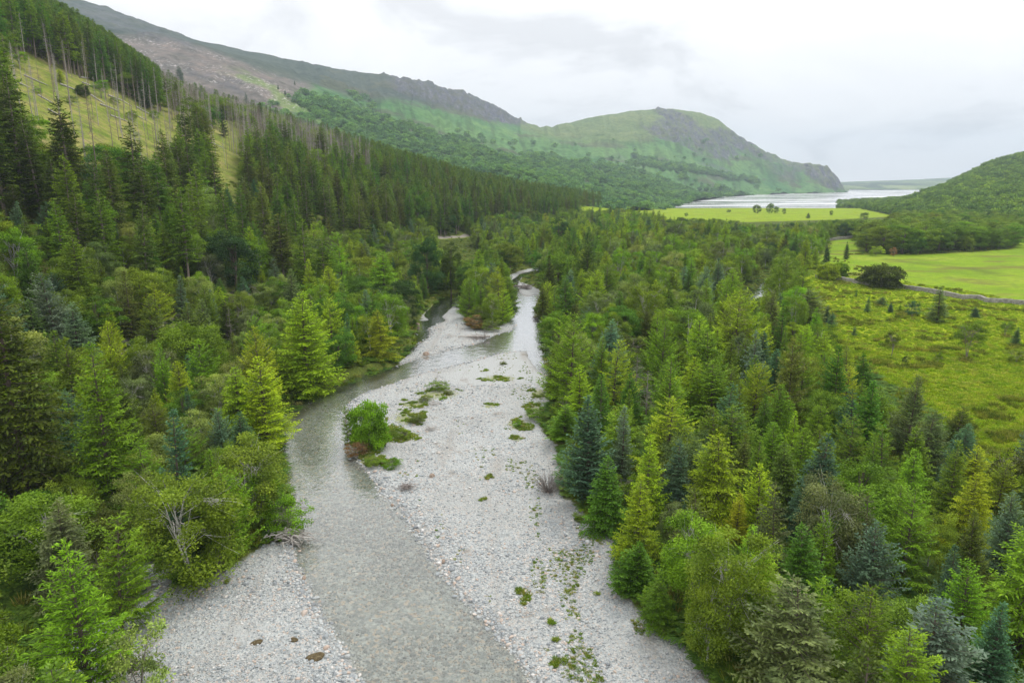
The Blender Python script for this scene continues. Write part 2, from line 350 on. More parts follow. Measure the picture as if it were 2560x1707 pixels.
# ------------------------------------------------------------------ tree shapes (each returns trunk mesh, crown mesh, nominal height, nominal radius)
def conifer(seed, h, Rm, lev, per, step, kl, kw, slope=(.45, -.12), curve=.12, bare=.03, power=.85, gap=0., angle=55, dens=1., droop=.25, irregular=.18, sticks=True, bark=None, lean=0., blunt=0.):
    r = np.random.default_rng(seed); K = Kites(); T = Tubes()
    zt = np.linspace(0, h, 9); wob = np.cumsum(r.normal(0, .012 * h / 9, (9, 2)), 0); wob[:, 0] += lean * (zt / h) ** 1.5 * h
    tr = np.stack([wob[:, 0], wob[:, 1], zt], 1); r0 = .012 * h + .03
    T.add(tr, np.maximum(r0 * (1 - zt / h) ** .8, .012), 7)
    def tp(z): return np.array([np.interp(z, zt, tr[:, 0]), np.interp(z, zt, tr[:, 1]), z])
    zs = h * (bare + (1 - bare) * (np.linspace(0, 1, lev) ** .92)); zs = zs[:-1]
    env = 1 + irregular * r.normal(0, 1, 7)
    for i, z in enumerate(zs):
        f = max(0., (z / h - bare) / (1 - bare))
        low = min(1., .62 + f * 4.)
        L0 = Rm * ((1 - f) ** power) * low + blunt * (1 - f)**.3 * .3 + .10
        npb = max(3, int(per * (1 if f < .8 else .7)))
        a0 = r.uniform(0, 6.28)
        for j in range(npb):
            if r.random() < gap: continue
            a = a0 + j * 2 * np.pi / npb + r.normal(0, .22)
            L = L0 * env[int(a / 6.2832 * 7) % 7] * r.uniform(.72, 1.18)
            o = np.array([math.cos(a), math.sin(a), 0]); tn = np.array([-o[1], o[0], 0])
            sl = slope[1] + (slope[0] - slope[1]) * f ** 1.3 + r.normal(0, .09)
            b0 = tp(z + r.normal(0, h / lev * .3))
            def B(t): t = np.asarray(t)[:, None]; return b0 + o * L * t + np.array([0, 0, 1]) * L * (sl * t + (curve - droop * .3) * t * t)
            if sticks and L > .5: T.add(B([0, .5, .92]), [.012 + .012 * L, .008 + .006 * L, .004], 3)
            n = max(2, int(L / step * dens)); t = (np.arange(n) + r.uniform(0, 1, n)) / n * .93 + .07
            if L > 1.6: t = t[t > .18]
            # laterals on both sides
            for side in (-1, 1):
                P = B(t); al = np.radians(angle + r.normal(0, 12, len(t)))
                ll = (.12 + .40 * L * (1 - t) ** .75 * np.minimum(1, t * 3.2)) * r.uniform(.6, 1.25, len(t))
                d = norm(o * np.cos(al)[:, None] + tn * side * np.sin(al)[:, None] + np.array([0, 0, 1]) * (sl * .6 - droop * r.uniform(.3, 1.3, len(t)))[:, None])
                m = np.maximum(1, np.round(ll / (step * .95)).astype(int)); idx = np.repeat(np.arange(len(t)), m)
                q = (np.concatenate([np.arange(k) for k in m]) + r.uniform(.1, .9, m.sum())) / m[idx]
                pp = P[idx] + d[idx] * (ll[idx] * q)[:, None]
                dd = norm(d[idx] + r.normal(0, .38, (len(idx), 3)) + np.array([0, 0, 1]) * r.uniform(-.25, .30, (len(idx), 1)))
                kk = kl * r.uniform(.7, 1.35, len(idx))[:, None]
                ss = norm(np.cross(dd, r.normal(0, .55, (len(idx), 3)) + np.array([0, 0, 1])))
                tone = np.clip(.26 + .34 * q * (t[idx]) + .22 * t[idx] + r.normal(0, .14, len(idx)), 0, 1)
                K.add(pp - dd * kk * .3, dd * kk, ss * kw * r.uniform(.7, 1.3, len(idx))[:, None], tone)
            # along the branch and at its tip
            n2 = max(2, int(L / step)); t2 = r.uniform(.1, 1, n2); P = B(t2)
            dd = norm(o + r.normal(0, .35, (n2, 3)) + np.array([0, 0, 1]) * (.1 + curve))
            ss = norm(np.cross(dd, r.normal(0, .5, (n2, 3)) + np.array([0, 0, 1])))
            K.add(P, dd * kl, ss * kw, np.clip(.35 + .3 * t2 + r.normal(0, .12, n2), 0, 1))
    # leader
    n = 14; zz = r.uniform(.93, 1.0, n) * h; P = np.stack([np.full(n, tr[-1, 0]), np.full(n, tr[-1, 1]), zz], 1)
    dd = norm(r.normal(0, .45, (n, 3)) + np.array([0, 0, 1.])); K.add(P, dd * kl * 1.1, norm(np.cross(dd, r.normal(0, 1, (n, 3)))) * kw, np.full(n, .65))
    return T, K
def broad(seed, h, Rm, ncl, nlf, leaf, zc=.58, zr=.44, clr=.8, trunk_r=.16, nlimb=9, open_=0., weep=0., stems=1, flat=.75):
    r = np.random.default_rng(seed); K = Kites(); T = Tubes()
    C = []
    lob = r.normal(0, 1, (5, 3)); lob = norm(lob)
    for i in range(ncl):
        d = norm(r.normal(0, 1, 3)); 
        if d[2] < -.85: d[2] *= -.4; d = norm(d)
        rad = (r.uniform(.45, 1.0)) ** .55
        bump = 1 + .42 * max(0, np.max(lob @ d) - .55) / .45 - .20
        c = np.array([d[0] * Rm * rad * bump, d[1] * Rm * rad * bump, h * zc + d[2] * h * zr * rad * bump]); C.append(c)
    C = np.array(C); C[:, 2] = np.maximum(C[:, 2], h * r.uniform(.05, .22, ncl))
    top = C[:, 2].max() + clr * .5; C[:, 2] *= (h - clr * .3) / top if top > h else 1
    rr = clr * r.uniform(.6, 1.35, ncl)
    for s in range(stems):
        a = r.uniform(0, 6.28); off = np.array([math.cos(a), math.sin(a), 0]) * (.22 * h * .2 if stems > 1 else 0)
        lean = np.array([math.cos(a), math.sin(a), 0]) * (Rm * .45 if stems > 1 else Rm * .12)
        ztop = h * r.uniform(.78, .9); tz = np.linspace(0, 1, 7)
        tr = off * .3 + lean * (tz ** 1.4)[:, None] + np.array([0, 0, 1]) * (ztop * tz)[:, None] + np.cumsum(r.normal(0, .02 * h / 7, (7, 3)), 0) * np.array([1, 1, 0])
        T.add(tr, np.maximum(trunk_r * (1 - tz) ** .7, .02) / (stems ** .4), 7)
        for j in range(nlimb):
            c = C[r.integers(ncl)]; t0 = r.uniform(.22, .75); p0 = np.array([np.interp(t0, tz, tr[:, k]) for k in range(3)])
            if c[2] < p0[2]: c = c * np.array([1, 1, 0]) + np.array([0, 0, p0[2] + .1 * h])
            mid = (p0 + c) / 2 + np.array([0, 0, .08 * h]); T.add([p0, mid, c], [trunk_r * .32 * (1 - t0 * .6), trunk_r * .18, .012], 4)
            for q in range(3):
                e_ = c + r.normal(0, clr * .6, 3); T.add([mid, (mid + e_) / 2 + r.normal(0, .1, 3), e_], [trunk_r * .1, .014, .006], 3)
    tone_c = r.normal(0, .14, ncl)
    for i in range(ncl):
        n = int(nlf * r.uniform(.6, 1.4) * (1 - open_ * r.random())); d = norm(r.normal(0, 1, (n, 3))); d[:, 2] = np.where(d[:, 2] < -.3, -d[:, 2] * .6, d[:, 2])
        rad = rr[i] * r.uniform(.25, 1, n) ** .45
        P = C[i] + d * rad[:, None] * np.array([1.1, 1.1, flat]) + r.normal(0, .06, (n, 3))
        if weep: P[:, 2] -= weep * r.uniform(0, 1, n) ** 2 * (np.hypot(P[:, 0], P[:, 1]) / Rm)
        P[:, 2] = np.maximum(P[:, 2], .05)
        dd = norm(d * .7 + r.normal(0, .7, (n, 3)) + np.array([0, 0, -.25 - weep * .3])); ss = norm(np.cross(dd, d * .8 + r.normal(0, .6, (n, 3)) + np.array([0, 0, .8])))
        k = leaf * r.uniform(.7, 1.35, n)[:, None]
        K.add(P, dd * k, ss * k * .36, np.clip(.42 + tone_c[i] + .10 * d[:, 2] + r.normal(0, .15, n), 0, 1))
    return T, K
def dead(seed, h, nb, Lm, bare=.25, up=.1, tw=4, thin=1.):
    r = np.random.default_rng(seed); T = Tubes(); zt = np.linspace(0, h, 8); wob = np.cumsum(r.normal(0, .01 * h / 8, (8, 2)), 0)
    tr = np.stack([wob[:, 0], wob[:, 1], zt], 1); T.add(tr, np.maximum((.0065 * h + .03) * (1 - zt / h) ** .7, .02), 6)
    for i in range(nb):
        f = r.uniform(bare, .99); z = f * h; a = r.uniform(0, 6.28); L = Lm * (1 - f) ** .6 * r.uniform(.4, 1.1) * min(1, (f - bare) * 5 + .4) + .15
        o = np.array([math.cos(a), math.sin(a), 0]); b0 = np.array([np.interp(z, zt, tr[:, 0]), np.interp(z, zt, tr[:, 1]), z])
        sl = up + r.normal(0, .15); e1 = b0 + o * L * .55 + np.array([0, 0, L * .55 * sl]); e2 = b0 + o * L + np.array([0, 0, L * (sl + .12)])
        T.add([b0, e1, e2], [.022 * thin + .006 * L, .014 * thin, .006], 3)
        for q in range(tw):
            t = r.uniform(.35, 1); p = b0 + (e2 - b0) * t; d = norm(o + r.normal(0, .6, 3)); T.add([p, p + d * L * .3], [.009 * thin, .004], 3)
    return T
def mk_trunk(name, T, m): V, F = T.get(); return mesh_np(name, V, [F], m, smooth=True)
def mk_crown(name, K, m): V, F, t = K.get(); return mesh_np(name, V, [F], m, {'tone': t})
def mk_far(name, T, K, mb, mc):
    V1, F1 = T.get(); V2, F2, t = K.get()
    return mesh_np(name, np.concatenate([V1, V2]), [F1, F2 + len(V1)], [mb, mc], {'tone': np.concatenate([np.full(len(V1), .5), t])}, mi=np.concatenate([np.zeros(len(F1)), np.ones(len(F2))]))

PROTO = {}      # kind -> list of (trunk, crown, height, radius)
def reg(kind, T, K, h, r, mb, mc=None):
    PROTO.setdefault(kind, []).append((mk_trunk('trunk', T, mb), mk_crown('crown', K, mc or M_crown) if K else None, h, r))
for i in range(8):
    T, K = conifer(100 + i, 10, (2.5, 2.8, 2.1, 2.6, 3.0, 2.3, 2.7, 2.5)[i], (36, 32, 40, 34, 30, 38, 33, 36)[i], (7, 6, 7, 8, 6, 6, 7, 5)[i], .17, .27, .058, slope=((.7, -.08), (.5, .05), (.9, .1), (.6, -.2), (.45, -.05), (.8, .0), (.6, .1), (.7, -.15))[i],
                   curve=(.22, .30, .25, .12, .3, .18, .34, .2)[i], power=(.82, .7, .95, .75, .62, .9, .66, .8)[i], droop=(.18, .1, .15, .35, .22, .2, .1, .4)[i], gap=(.05, .12, .08, .1, .2, .15, .1, .28)[i], irregular=(.18, .26, .2, .2, .30, .22, .32, .3)[i], lean=(0, .03, 0, -.04, .05, 0, .04, .07)[i])
    reg('spruce', T, K, 10, 2.6, M_bark)
for i in range(2):
    T, K = conifer(120 + i, 20, 4.3, 46, 8, .25, .40, .085, slope=(.4, -.30), curve=.16, power=.72, droop=.35, gap=.08, irregular=.16)
    reg('big_spruce', T, K, 20, 4.3, M_bark)
for i in range(4):
    T, K = conifer(140 + i, 20, 2.9, 34, 7, .28, .46, .095, slope=(.45, -.30), curve=.1, bare=(.08, .26, .16, .36)[i], power=.62, droop=.3, gap=.10, irregular=.12, blunt=1.2)
    reg('tall', T, K, 20, 2.6, M_bark_pale)
for i in range(2):
    T, K = conifer(150 + i, 20, 1.7, 14, 6, .30, .46, .10, slope=(.45, -.2), curve=.1, bare=.68, power=.5, droop=.3, gap=.15, irregular=.15, blunt=1.0)
    reg('pole', T, K, 20, 1.8, M_bark_pale)
for i in range(8):
    T, K = conifer(160 + i, 10, (2.7, 3.0, 2.4, 2.8, 3.2, 2.5, 2.2, 2.9)[i], (36, 30, 40, 34, 28, 36, 38, 30)[i], (7, 7, 6, 8, 6, 6, 7, 6)[i], .16, .26, .040, slope=((.55, .02), (.4, .1), (.8, .15), (.3, -.15), (.5, .0), (.9, .3), (.6, .0), (.35, .05))[i], curve=(.20, .28, .2, .1, .34, .25, .15, .3)[i],
                   power=(.72, .6, .85, .7, .58, .8, .95, .55)[i], droop=(.22, .15, .2, .45, .25, .15, .3, .3)[i], gap=(.14, .2, .1, .16, .3, .2, .1, .26)[i], angle=(45, 50, 42, 48, 45, 40, 50, 45)[i], irregular=(.24, .3, .22, .26, .36, .3, .2, .38)[i], dens=1.05, lean=(0, .04, 0, -.05, .06, .03, 0, -.06)[i])
    reg('larch', T, K, 10, 2.7, M_bark)
for i in range(2):
    T, K = conifer(180 + i, 15, 3.7, 44, 8, .20, .32, .052, slope=(.5, -.10), curve=.18, power=.70, droop=.28, gap=.10, angle=48, irregular=.16)
    reg('big_larch', T, K, 15, 3.7, M_bark)
for i in range(4):
    T, K = broad(200 + i, 10, 2.9, 62, 330, .15, zc=.54, zr=.47, clr=.80, trunk_r=.12, nlimb=12, open_=.25, weep=.9, stems=1 + i % 2)
    reg('birch', T, K, 10, 3.0, M_birch)
for i in range(4):
    T, K = broad(220 + i, 10, 4.0, 72, 300, .19, zc=.50, zr=.50, clr=1.05, trunk_r=.26, nlimb=10)
    reg('broadleaf', T, K, 10, 4.2, M_bark)
for i in range(4):
    T, K = broad(240 + i, 4, 2.1, 46, 110, .15, zc=.48, zr=.48, clr=.50, trunk_r=.06, nlimb=10, stems=3, open_=.2)
    reg('bush', T, K, 4, 2.3, M_dead)
T, K = broad(245, 4, 3.4, 110, 150, .20, zc=.42, zr=.56, clr=.62, trunk_r=.08, nlimb=6, stems=3); reg('dome', T, K, 4, 3.6, M_dead)
T, K = broad(250, 8, 2.6, 44, 210, .16, zc=.64, zr=.34, clr=.68, trunk_r=.12, nlimb=16, stems=3, open_=.25); reg('vase', T, K, 8, 2.9, M_dead)
for i in range(3): reg('dead_larch', dead(260 + i, 10, 90, 2.4, bare=.12), None, 10, 2.2, M_dead)
for i in range(4): reg('dead_tall', dead(270 + i, 18, 70, 1.7, bare=.40, up=.05, tw=4, thin=1.3), None, 18, 1.2, M_bark_pale if i < 2 else M_snag)
print('protos', sum(len(p[1].polygons) for k in PROTO.values() for p in k if p[1]))

# ------------------------------------------------------------------ placing
KINDNAME = {'spruce': ('spruce_tree', 'spruce tree'), 'big_spruce': ('spruce_tree', 'spruce tree'), 'tall': ('plantation_spruce', 'plantation spruce'),
            'pole': ('plantation_spruce', 'plantation spruce'), 'larch': ('larch_tree', 'larch tree'), 'big_larch': ('larch_tree', 'larch tree'),
            'birch': ('birch_tree', 'birch tree'), 'broadleaf': ('broadleaf_tree', 'broadleaf tree'), 'bush': ('bush', 'bush'), 'dome': ('bush', 'bush'), 'vase': ('hawthorn_tree', 'hawthorn tree'),
            'dead_larch': ('dead_tree', 'dead tree'), 'dead_tall': ('dead_tree', 'dead tree')}
TONE = {'dark': (.075, .108, .010), 'deep': (.042, .098, .018), 'olive': (.130, .165, .020), 'green': (.095, .200, .012), 'blue': (.085, .170, .080), 'silver': (.150, .230, .135),
        'grey': (.150, .190, .060), 'lime': (.300, .400, .004), 'yellow': (.330, .400, .004), 'fresh': (.180, .315, .006), 'leaf': (.180, .260, .012), 'pale': (.260, .320, .065), 'gold': (.36, .39, .008),
        'mid': (.140, .225, .008), 'brown': (.25, .16, .06)}
LM = [  # base x, base y, top y, width (photo px), kind, tone, label, short reference
 (85,1310,690,300,'big_spruce','dark','huge dark olive spruce, the biggest conifer, rising from the lower left woods','the huge dark spruce'),
 (283,1300,855,215,'big_larch','fresh','tall bright green larch close beside the huge dark olive spruce','the tall bright green larch'),
 (770,990,728,185,'big_larch','lime','broad yellow-green larch leaning over the brown river margin on the outer bend','the broad yellow-green larch'),
 (672,1120,890,150,'larch','yellow','golden-tinged larch at the river margin downstream of the broad yellow-green larch','the golden-tinged larch'),
 (600,1110,915,130,'larch','lime','green larch tucked against the golden-tinged larch by the river','the larch by the golden one'),
 (219,822,571,118,'big_spruce','mid','layered green spruce with shelf-like branches standing alone above the forest track','the layered shelf spruce'),
 (303,818,666,80,'birch','pale','grey-green birch with a dark stem beside the layered shelf spruce','the track-side birch'),
 (592,738,571,135,'broadleaf','deep','wide dark beech with tiered branches above the forest track','the wide dark beech'),
 (146,870,680,100,'spruce','silver','silvery spruce pushed up between the huge dark spruce and the layered one','the tall silvery spruce'),
 (143,1440,1216,235,'birch','leaf','wide airy birch spreading over the grassy lower left bank','the wide airy birch'),
 (240,1400,1262,150,'birch','olive','olive birch crowded against the wide airy birch behind two fresh larches','the olive birch'),
 (228,1740,1350,270,'larch','fresh','fresh green larch with long open branches in the lower left corner','the fresh open larch'),
 (306,1580,1290,170,'larch','fresh','larch with its bare dark trunk showing beside the left gravel bar','the bare-trunked larch'),
 (352,1730,1568,175,'bush','pale','pale leafy willow bush at the foot of the left gravel bar','the pale willow bush'),
 (20,1780,1620,220,'bush','leaf','leafy green bush filling the very corner below the fern bank','the corner bush'),
 (484,1452,1168,240,'birch','leaf','large drooping birch overhanging the left gravel bar','the large drooping birch'),
 (430,1455,1375,110,'bush','leaf','leafy bush closing the foot of the large drooping birch','the birch-foot bush'),
 (545,1440,1360,95,'bush','leaf','rounded bush at the bank edge between large drooping birch and gravel','the bank-edge bush'),
 (490,1462,1395,90,'bush','mid','low bush right under the large drooping birch','the low birch bush'),
 (95,235,215,26,'bush','fresh','small bright bush in the upper part of the hillside clearing','the upper clearing bush'),
 (180,262,236,30,'bush','mid','round bush in the middle of the hillside clearing','the middle clearing bush'),
 (285,262,240,26,'bush','leaf','bush between lone rowan and the round clearing-top tree','the rowan-side bush'),
 (330,300,274,30,'bush','leaf','leafy bush low in the right part of the hillside clearing','the low clearing bush'),
 (385,300,274,30,'bush','mid','green bush at the right tip of the hillside clearing','the right clearing bush'),
 (580,1392,1165,115,'larch','fresh','narrow bright larch standing behind the large drooping birch','the narrow bright larch'),
 (620,1310,1085,185,'birch','leaf','tall leafy birch on the bank upstream of the root tangle','the bank birch'),
 (655,1310,1172,112,'bush','leaf','round leafy willow on the bank just above the root tangle','the round willow'),
 (722,1338,1232,105,'bush','fresh','small willow leaning over the water from the exposed root tangle','the leaning willow'),
 (614,902,825,62,'dome','pale','round pale grey-green bush beside two bleached dead trees','the round pale bush'),
 (581,872,765,34,'dead_larch','dead','thin bleached dead tree leaning beside the round pale bush','the bleached dead tree'),
 (601,845,768,46,'dead_larch','dead','forked bleached dead tree just above the round pale bush','the forked dead tree'),
 (684,716,612,58,'birch','pale','pale ivy-clad tree with bare twiggy top between beech and pale-stemmed spruces','the ivy-clad tree'),
 (505,790,684,72,'birch','pale','slim pale birch just above the bend of the forest track','the slim pale birch'),
 (673,795,704,72,'birch','pale','rounded pale birch left of the broad yellow-green larch','the rounded pale birch'),
 (713,735,535,72,'tall','olive','tall pale-stemmed spruce at the left end of the bare-trunked row','the first pale-stemmed spruce'),
 (770,768,548,70,'tall','mid','second tall pale-stemmed spruce in the row behind the broad yellow-green larch','the second pale-stemmed spruce'),
 (815,770,590,68,'tall','mid','third pale-stemmed spruce, a little shorter, in the bare-trunked row','the third pale-stemmed spruce'),
 (862,762,582,80,'larch','fresh','bright larch closing the row of pale-stemmed spruces','the bright row-end larch'),
 (1047,582,452,66,'broadleaf','green','upright leafy green tree standing in front of the plantation wall','the upright leafy tree'),
 (1398,626,545,78,'broadleaf','deep','dark rounded broadleaf tree at the lower edge of the plantation','the dark rounded tree'),
 (1360,640,556,52,'larch','fresh','bright pointed larch beside the dark rounded tree below the plantation','the bright pointed larch'),
 (1069,738,590,80,'broadleaf','deep','blue-green bushy tree on the outer bank where the back channel enters','the blue-green bank tree'),
 (1128,738,600,58,'broadleaf','dark','dark ivy-wrapped column of a tree at the head of the back channel','the ivy-wrapped tree'),
 (960,778,628,118,'larch','fresh','bright fan-branched larch on the slope above the back channel','the fan-branched larch'),
 (916,838,725,78,'spruce','silver','silvery young spruce below the fan-branched larch','the silvery young spruce'),
 (322,241,179,64,'broadleaf','mid','round green broadleaf tree at the top edge of the hillside clearing','the clearing-top tree'),
 (254,247,197,45,'vase','fresh','small round rowan standing alone in the hillside clearing','the lone rowan'),
 (51,170,126,38,'vase','fresh','little rounded tree near the upper left end of the clearing','the little upper tree'),
 (150,206,172,23,'larch','lime','tiny bright larch in the middle of the hillside clearing','the tiny bright larch'),
 (208,242,208,38,'dome','dark','dark dome-shaped bush beside the lone rowan in the clearing','the dark dome bush'),
 (366,272,216,28,'spruce','deep','small blue-dark spruce where clearing meets plantation','the blue-dark spruce'),
 (11,148,73,62,'broadleaf','mid','broadleaf tree at the upper left end of the clearing','the upper left broadleaf'),
 (490,349,241,85,'broadleaf','mid','spreading broadleaf tree between the grassy clearing and the dead grey stand','the spreading hillside tree'),
 (559,342,274,34,'spruce','deep','dark narrow spruce beside the spreading hillside tree','the dark narrow spruce'),
 (60,520,179,95,'tall','dark','tall dark spruce reaching across the clearing near its upper end','the first clearing spruce'),
 (190,560,245,85,'tall','dark','tall dark spruce before the clearing with two grey snags at its right','the second clearing spruce'),
 (345,560,303,78,'tall','dark','sharp-topped dark spruce before the middle of the clearing','the sharp-topped spruce'),
 (432,548,325,50,'tall','olive','slender spruce with a long bare stem in the dark row','the slender stem spruce'),
 (490,548,358,62,'tall','dark','dark spruce at the lower tip of the grassy clearing','the clearing-tip spruce'),
 (545,562,388,58,'tall','dark','compact dark spruce below the second patch of grass','the compact spruce'),
 (12,540,238,95,'tall','dark','dark spruce at the left margin before the clearing','the left-margin spruce'),
 (108,560,292,75,'tall','dark','shorter dark spruce between the first two clearing spruces','the shorter dark spruce'),
 (1470,1243,992,165,'spruce','blue','big blue-green spruce whose skirt touches the gravel','the big blue-green spruce'),
 (1553,1205,1012,105,'spruce','silver','silver-tipped spruce directly behind the big blue-green spruce','the silver-tipped spruce'),
 (1517,1326,1140,118,'spruce','green','full green spruce between the big blue-green spruce and a bright larch','the full green spruce'),
 (1612,1316,1085,128,'larch','lime','bright lime larch right behind the full green spruce at the gravel edge','the bright lime larch'),
 (1449,1062,912,112,'larch','yellow','drooping olive-yellow larch leaning out at the gravel edge','the drooping larch'),
 (1412,1098,1010,95,'larch','mid','low shaggy larch under the drooping larch','the low shaggy larch'),
 (1532,1015,850,100,'larch','lime','tiered lime larch a little inland of the drooping larch','the tiered lime larch'),
 (1791,925,815,72,'larch','lime','neat egg-shaped lime larch in the middle of the right wood','the egg-shaped larch'),
 (1615,1040,925,82,'dead_larch','dead','grey-brown dead conifer with all its branches amid the green wood','the grey-brown dead conifer'),
 (1590,965,885,60,'dead_larch','dead','smaller dead conifer just behind the grey-brown one','the smaller dead conifer'),
 (1775,1065,898,130,'larch','fresh','broad fresh green larch behind the grey-brown dead conifer','the broad fresh larch'),
 (1722,1045,886,88,'larch','lime','narrow larch sharing its side with the broad fresh larch','the narrow larch'),
 (1665,1195,985,150,'larch','lime','wide feathery larch behind the bright lime larch','the wide feathery larch'),
 (1825,1188,1012,120,'larch','fresh','fresh green larch with drooping shelves east of the wide feathery larch','the shelved larch'),
 (1883,1045,905,80,'larch','lime','pointed larch behind the shelved larch','the pointed larch'),
 (1592,1480,1352,135,'spruce','green','low rounded dense spruce at the gravel edge','the low rounded spruce'),
 (1690,1378,1253,85,'birch','grey','slender grey birch with white stem behind the low rounded spruce','the slender grey birch'),
 (1640,1560,1440,110,'larch','mid','scrubby larch at the gravel edge below the low rounded spruce','the scrubby larch'),
 (1829,1640,1308,215,'birch','leaf','big rounded leafy birch near the gravel corner','the big rounded birch'),
 (1768,1672,1435,140,'birch','leaf','lower leafy crown against the front of the big rounded birch','the front leafy crown'),
 (2058,1440,1190,165,'birch','grey','grey-green birch with bare white upper stems showing','the white-stemmed birch'),
 (2165,1550,1310,150,'spruce','silver','silver-green spruce in front of the white-stemmed birch','the silver-green spruce'),
 (1985,1760,1455,255,'spruce','grey','large grey-olive spruce spreading at the bottom beside the leafy crown','the large grey-olive spruce'),
 (2307,1800,1495,270,'spruce','silver','large frosty silver spruce at the bottom of the right wood','the large frosty spruce'),
 (2465,1760,1500,150,'spruce','blue','frosty blue spruce overlapping the large frosty spruce','the frosty blue spruce'),
 (2112,1215,1042,112,'larch','mid','green larch with a dead bare leader','the larch with dead leader'),
 (2199,1220,1064,100,'larch','fresh','fresh larch next to the larch with a dead leader','the neighbouring fresh larch'),
 (2262,1145,938,98,'spruce','grey','grey-green spruce standing up before the rough pasture','the pasture-edge spruce'),
 (2388,1118,1016,64,'spruce','dark','dark pointed spruce at the inner corner of the pasture edge','the dark corner spruce'),
 (2400,1165,1058,88,'spruce','blue','blue-green spruce in front of the dark corner spruce','the blue corner spruce'),
 (2080,1078,860,112,'spruce','green','dark green fan-branched spruce by the edge of the rough pasture','the fan-branched spruce'),
 (2420,1278,1112,112,'larch','yellow','yellow-tinged larch in front of the blue corner spruce','the yellow-tinged larch'),
 (2490,1282,1145,92,'larch','yellow','second yellow-tinged larch touching the first one','the second yellow larch'),
 (2545,1640,1290,230,'larch','fresh','big larch with sweeping fronds at the lower right margin','the sweeping-frond larch'),
 (2318,1428,1268,100,'birch','leaf','small round birch among silver spruces','the small round birch'),
 (2410,1490,1278,112,'spruce','olive','olive spruce between the small round birch and the sweeping-frond larch','the olive spruce'),
 (1952,1295,1104,112,'spruce','olive','olive-grey spruce behind the white-stemmed birch','the olive-grey spruce'),
 (1788,1325,1083,165,'larch','lime','large open lime larch above the big rounded birch','the large open larch'),
 (1834,1368,1230,82,'larch','gold','small golden larch right behind the big rounded birch','the small golden larch'),
 (1935,1125,955,92,'larch','fresh','fresh larch between the pointed larch and the fan-branched spruce','the mid-wood larch'),
 (1395,882,775,86,'broadleaf','leaf','leafy alder over the water opposite the sand spit','the leafy alder'),
 (1480,878,776,75,'broadleaf','fresh','bright leafy tree inland of the leafy alder','the bright leafy tree'),
 (1357,795,706,55,'spruce','olive','brown-tipped spruce at the water where the river narrows','the brown-tipped spruce'),
 (2069,699,653,66,'dome','yellow','yellow-flowered gorse dome at the end of the dry stone wall','the yellow gorse dome'),
 (2099,694,652,44,'dome','mid','green bush joined to the yellow gorse dome','the green half bush'),
 (2201,719,656,115,'dome','dark','big round dark green bush standing on the wall line','the big round dark bush'),
 (2343,806,716,86,'spruce','grey','grey-brown bushy spruce alone in the rough pasture','the grey pasture spruce'),
 (2011,806,719,86,'spruce','grey','grey bushy spruce where the wood meets the rough pasture','the grey wood-edge spruce'),
 (2168,782,741,30,'spruce','blue','small neat blue spruce in the pasture below the big round bush','the neat small spruce'),
 (2140,742,722,15,'spruce','green','tiny spruce near the wall below the green half bush','the tiny wall spruce'),
 (2203,764,741,22,'spruce','blue','tiny blue spruce between the neat small spruce and the wall','the tiny blue spruce'),
 (2225,782,756,22,'spruce','blue','second tiny blue spruce just right of the neat small spruce','the second tiny spruce'),
 (2250,779,759,14,'spruce','green','very small green spruce before the blue clump','the very small spruce'),
 (2280,794,748,32,'bush','blue','blue-green bushy sapling touching the grey pasture spruce','the blue sapling'),
 (2135,841,815,16,'spruce','blue','single tiny spruce low in the rough pasture','the low tiny spruce'),
 (2438,795,766,27,'spruce','blue','small blue spruce right of the grey pasture spruce','the small right spruce'),
 (2539,864,817,32,'spruce','blue','small dark spruce near the right margin of the pasture','the margin spruce'),
 (2066,808,762,23,'spruce','blue','narrow blue spruce beside the grey wood-edge spruce','the narrow blue spruce'),
 (2079,819,780,29,'spruce','blue','bushy small spruce in front of the narrow blue spruce','the bushy small spruce'),
 (2228,892,821,38,'vase','mid','small hawthorn with a bare stem in the rough pasture','the small hawthorn'),
 (2417,898,794,74,'vase','leaf','larger vase-shaped hawthorn in the rough pasture','the vase-shaped hawthorn'),
 (2343,911,876,27,'bush','mid','little round bush between the two hawthorns','the little round bush'),
 (2263,907,887,19,'bush','dark','tiny dark bush beside the small hawthorn','the tiny dark bush'),
 (2512,842,799,32,'vase','mid','thin sapling behind the vase-shaped hawthorn','the thin sapling'),
 (2541,908,868,52,'bush','leaf','yellow-green bush at the right margin of the pasture','the yellow-green bush'),
 (1978,666,606,34,'spruce','deep','dark pointed spruce beyond the blind pool','the dark far spruce'),
 (2066,655,612,21,'spruce','deep','narrow dark spruce behind the yellow gorse dome','the narrow dark spruce'),
 (2115,648,604,20,'spruce','deep','slim dark spruce at the mouth of the back field','the slim dark spruce'),
 (1896,672,634,27,'birch','pale','small rounded birch above the blind pool','the small pool birch'),
 (1980,852,803,62,'broadleaf','lime','bright yellow-green rounded tree at the pasture corner','the bright rounded tree'),
 (2190,640,613,36,'bush','lime','bright round bush in front of the tree belt','the bright round bush'),
 (2234,642,616,20,'bush','brown','small purple-brown bush in front of the tree belt','the purple-brown bush'),
 (1716,541,531,12,'bush','mid','tiny bush alone in the lakeside meadow toward the far woods','the tiny meadow bush'),
 (1822,531,524,14,'bush','deep','dark tiny bush in the lakeside meadow left of the two rounded trees','the dark meadow bush'),
 (2020,546,532,16,'spruce','deep','tiny dark spruce where meadow meets the valley woods','the tiny meadow-edge spruce'),
 (2160,548,530,22,'broadleaf','mid','small rounded tree at the hill end of the lakeside meadow','the hill-end tree'),
 (1894,534,511,23,'broadleaf','mid','first of two rounded trees standing in the lakeside meadow','the first meadow tree'),
 (1923,534,507,20,'broadleaf','mid','taller rounded tree in the lakeside meadow','the taller meadow tree'),
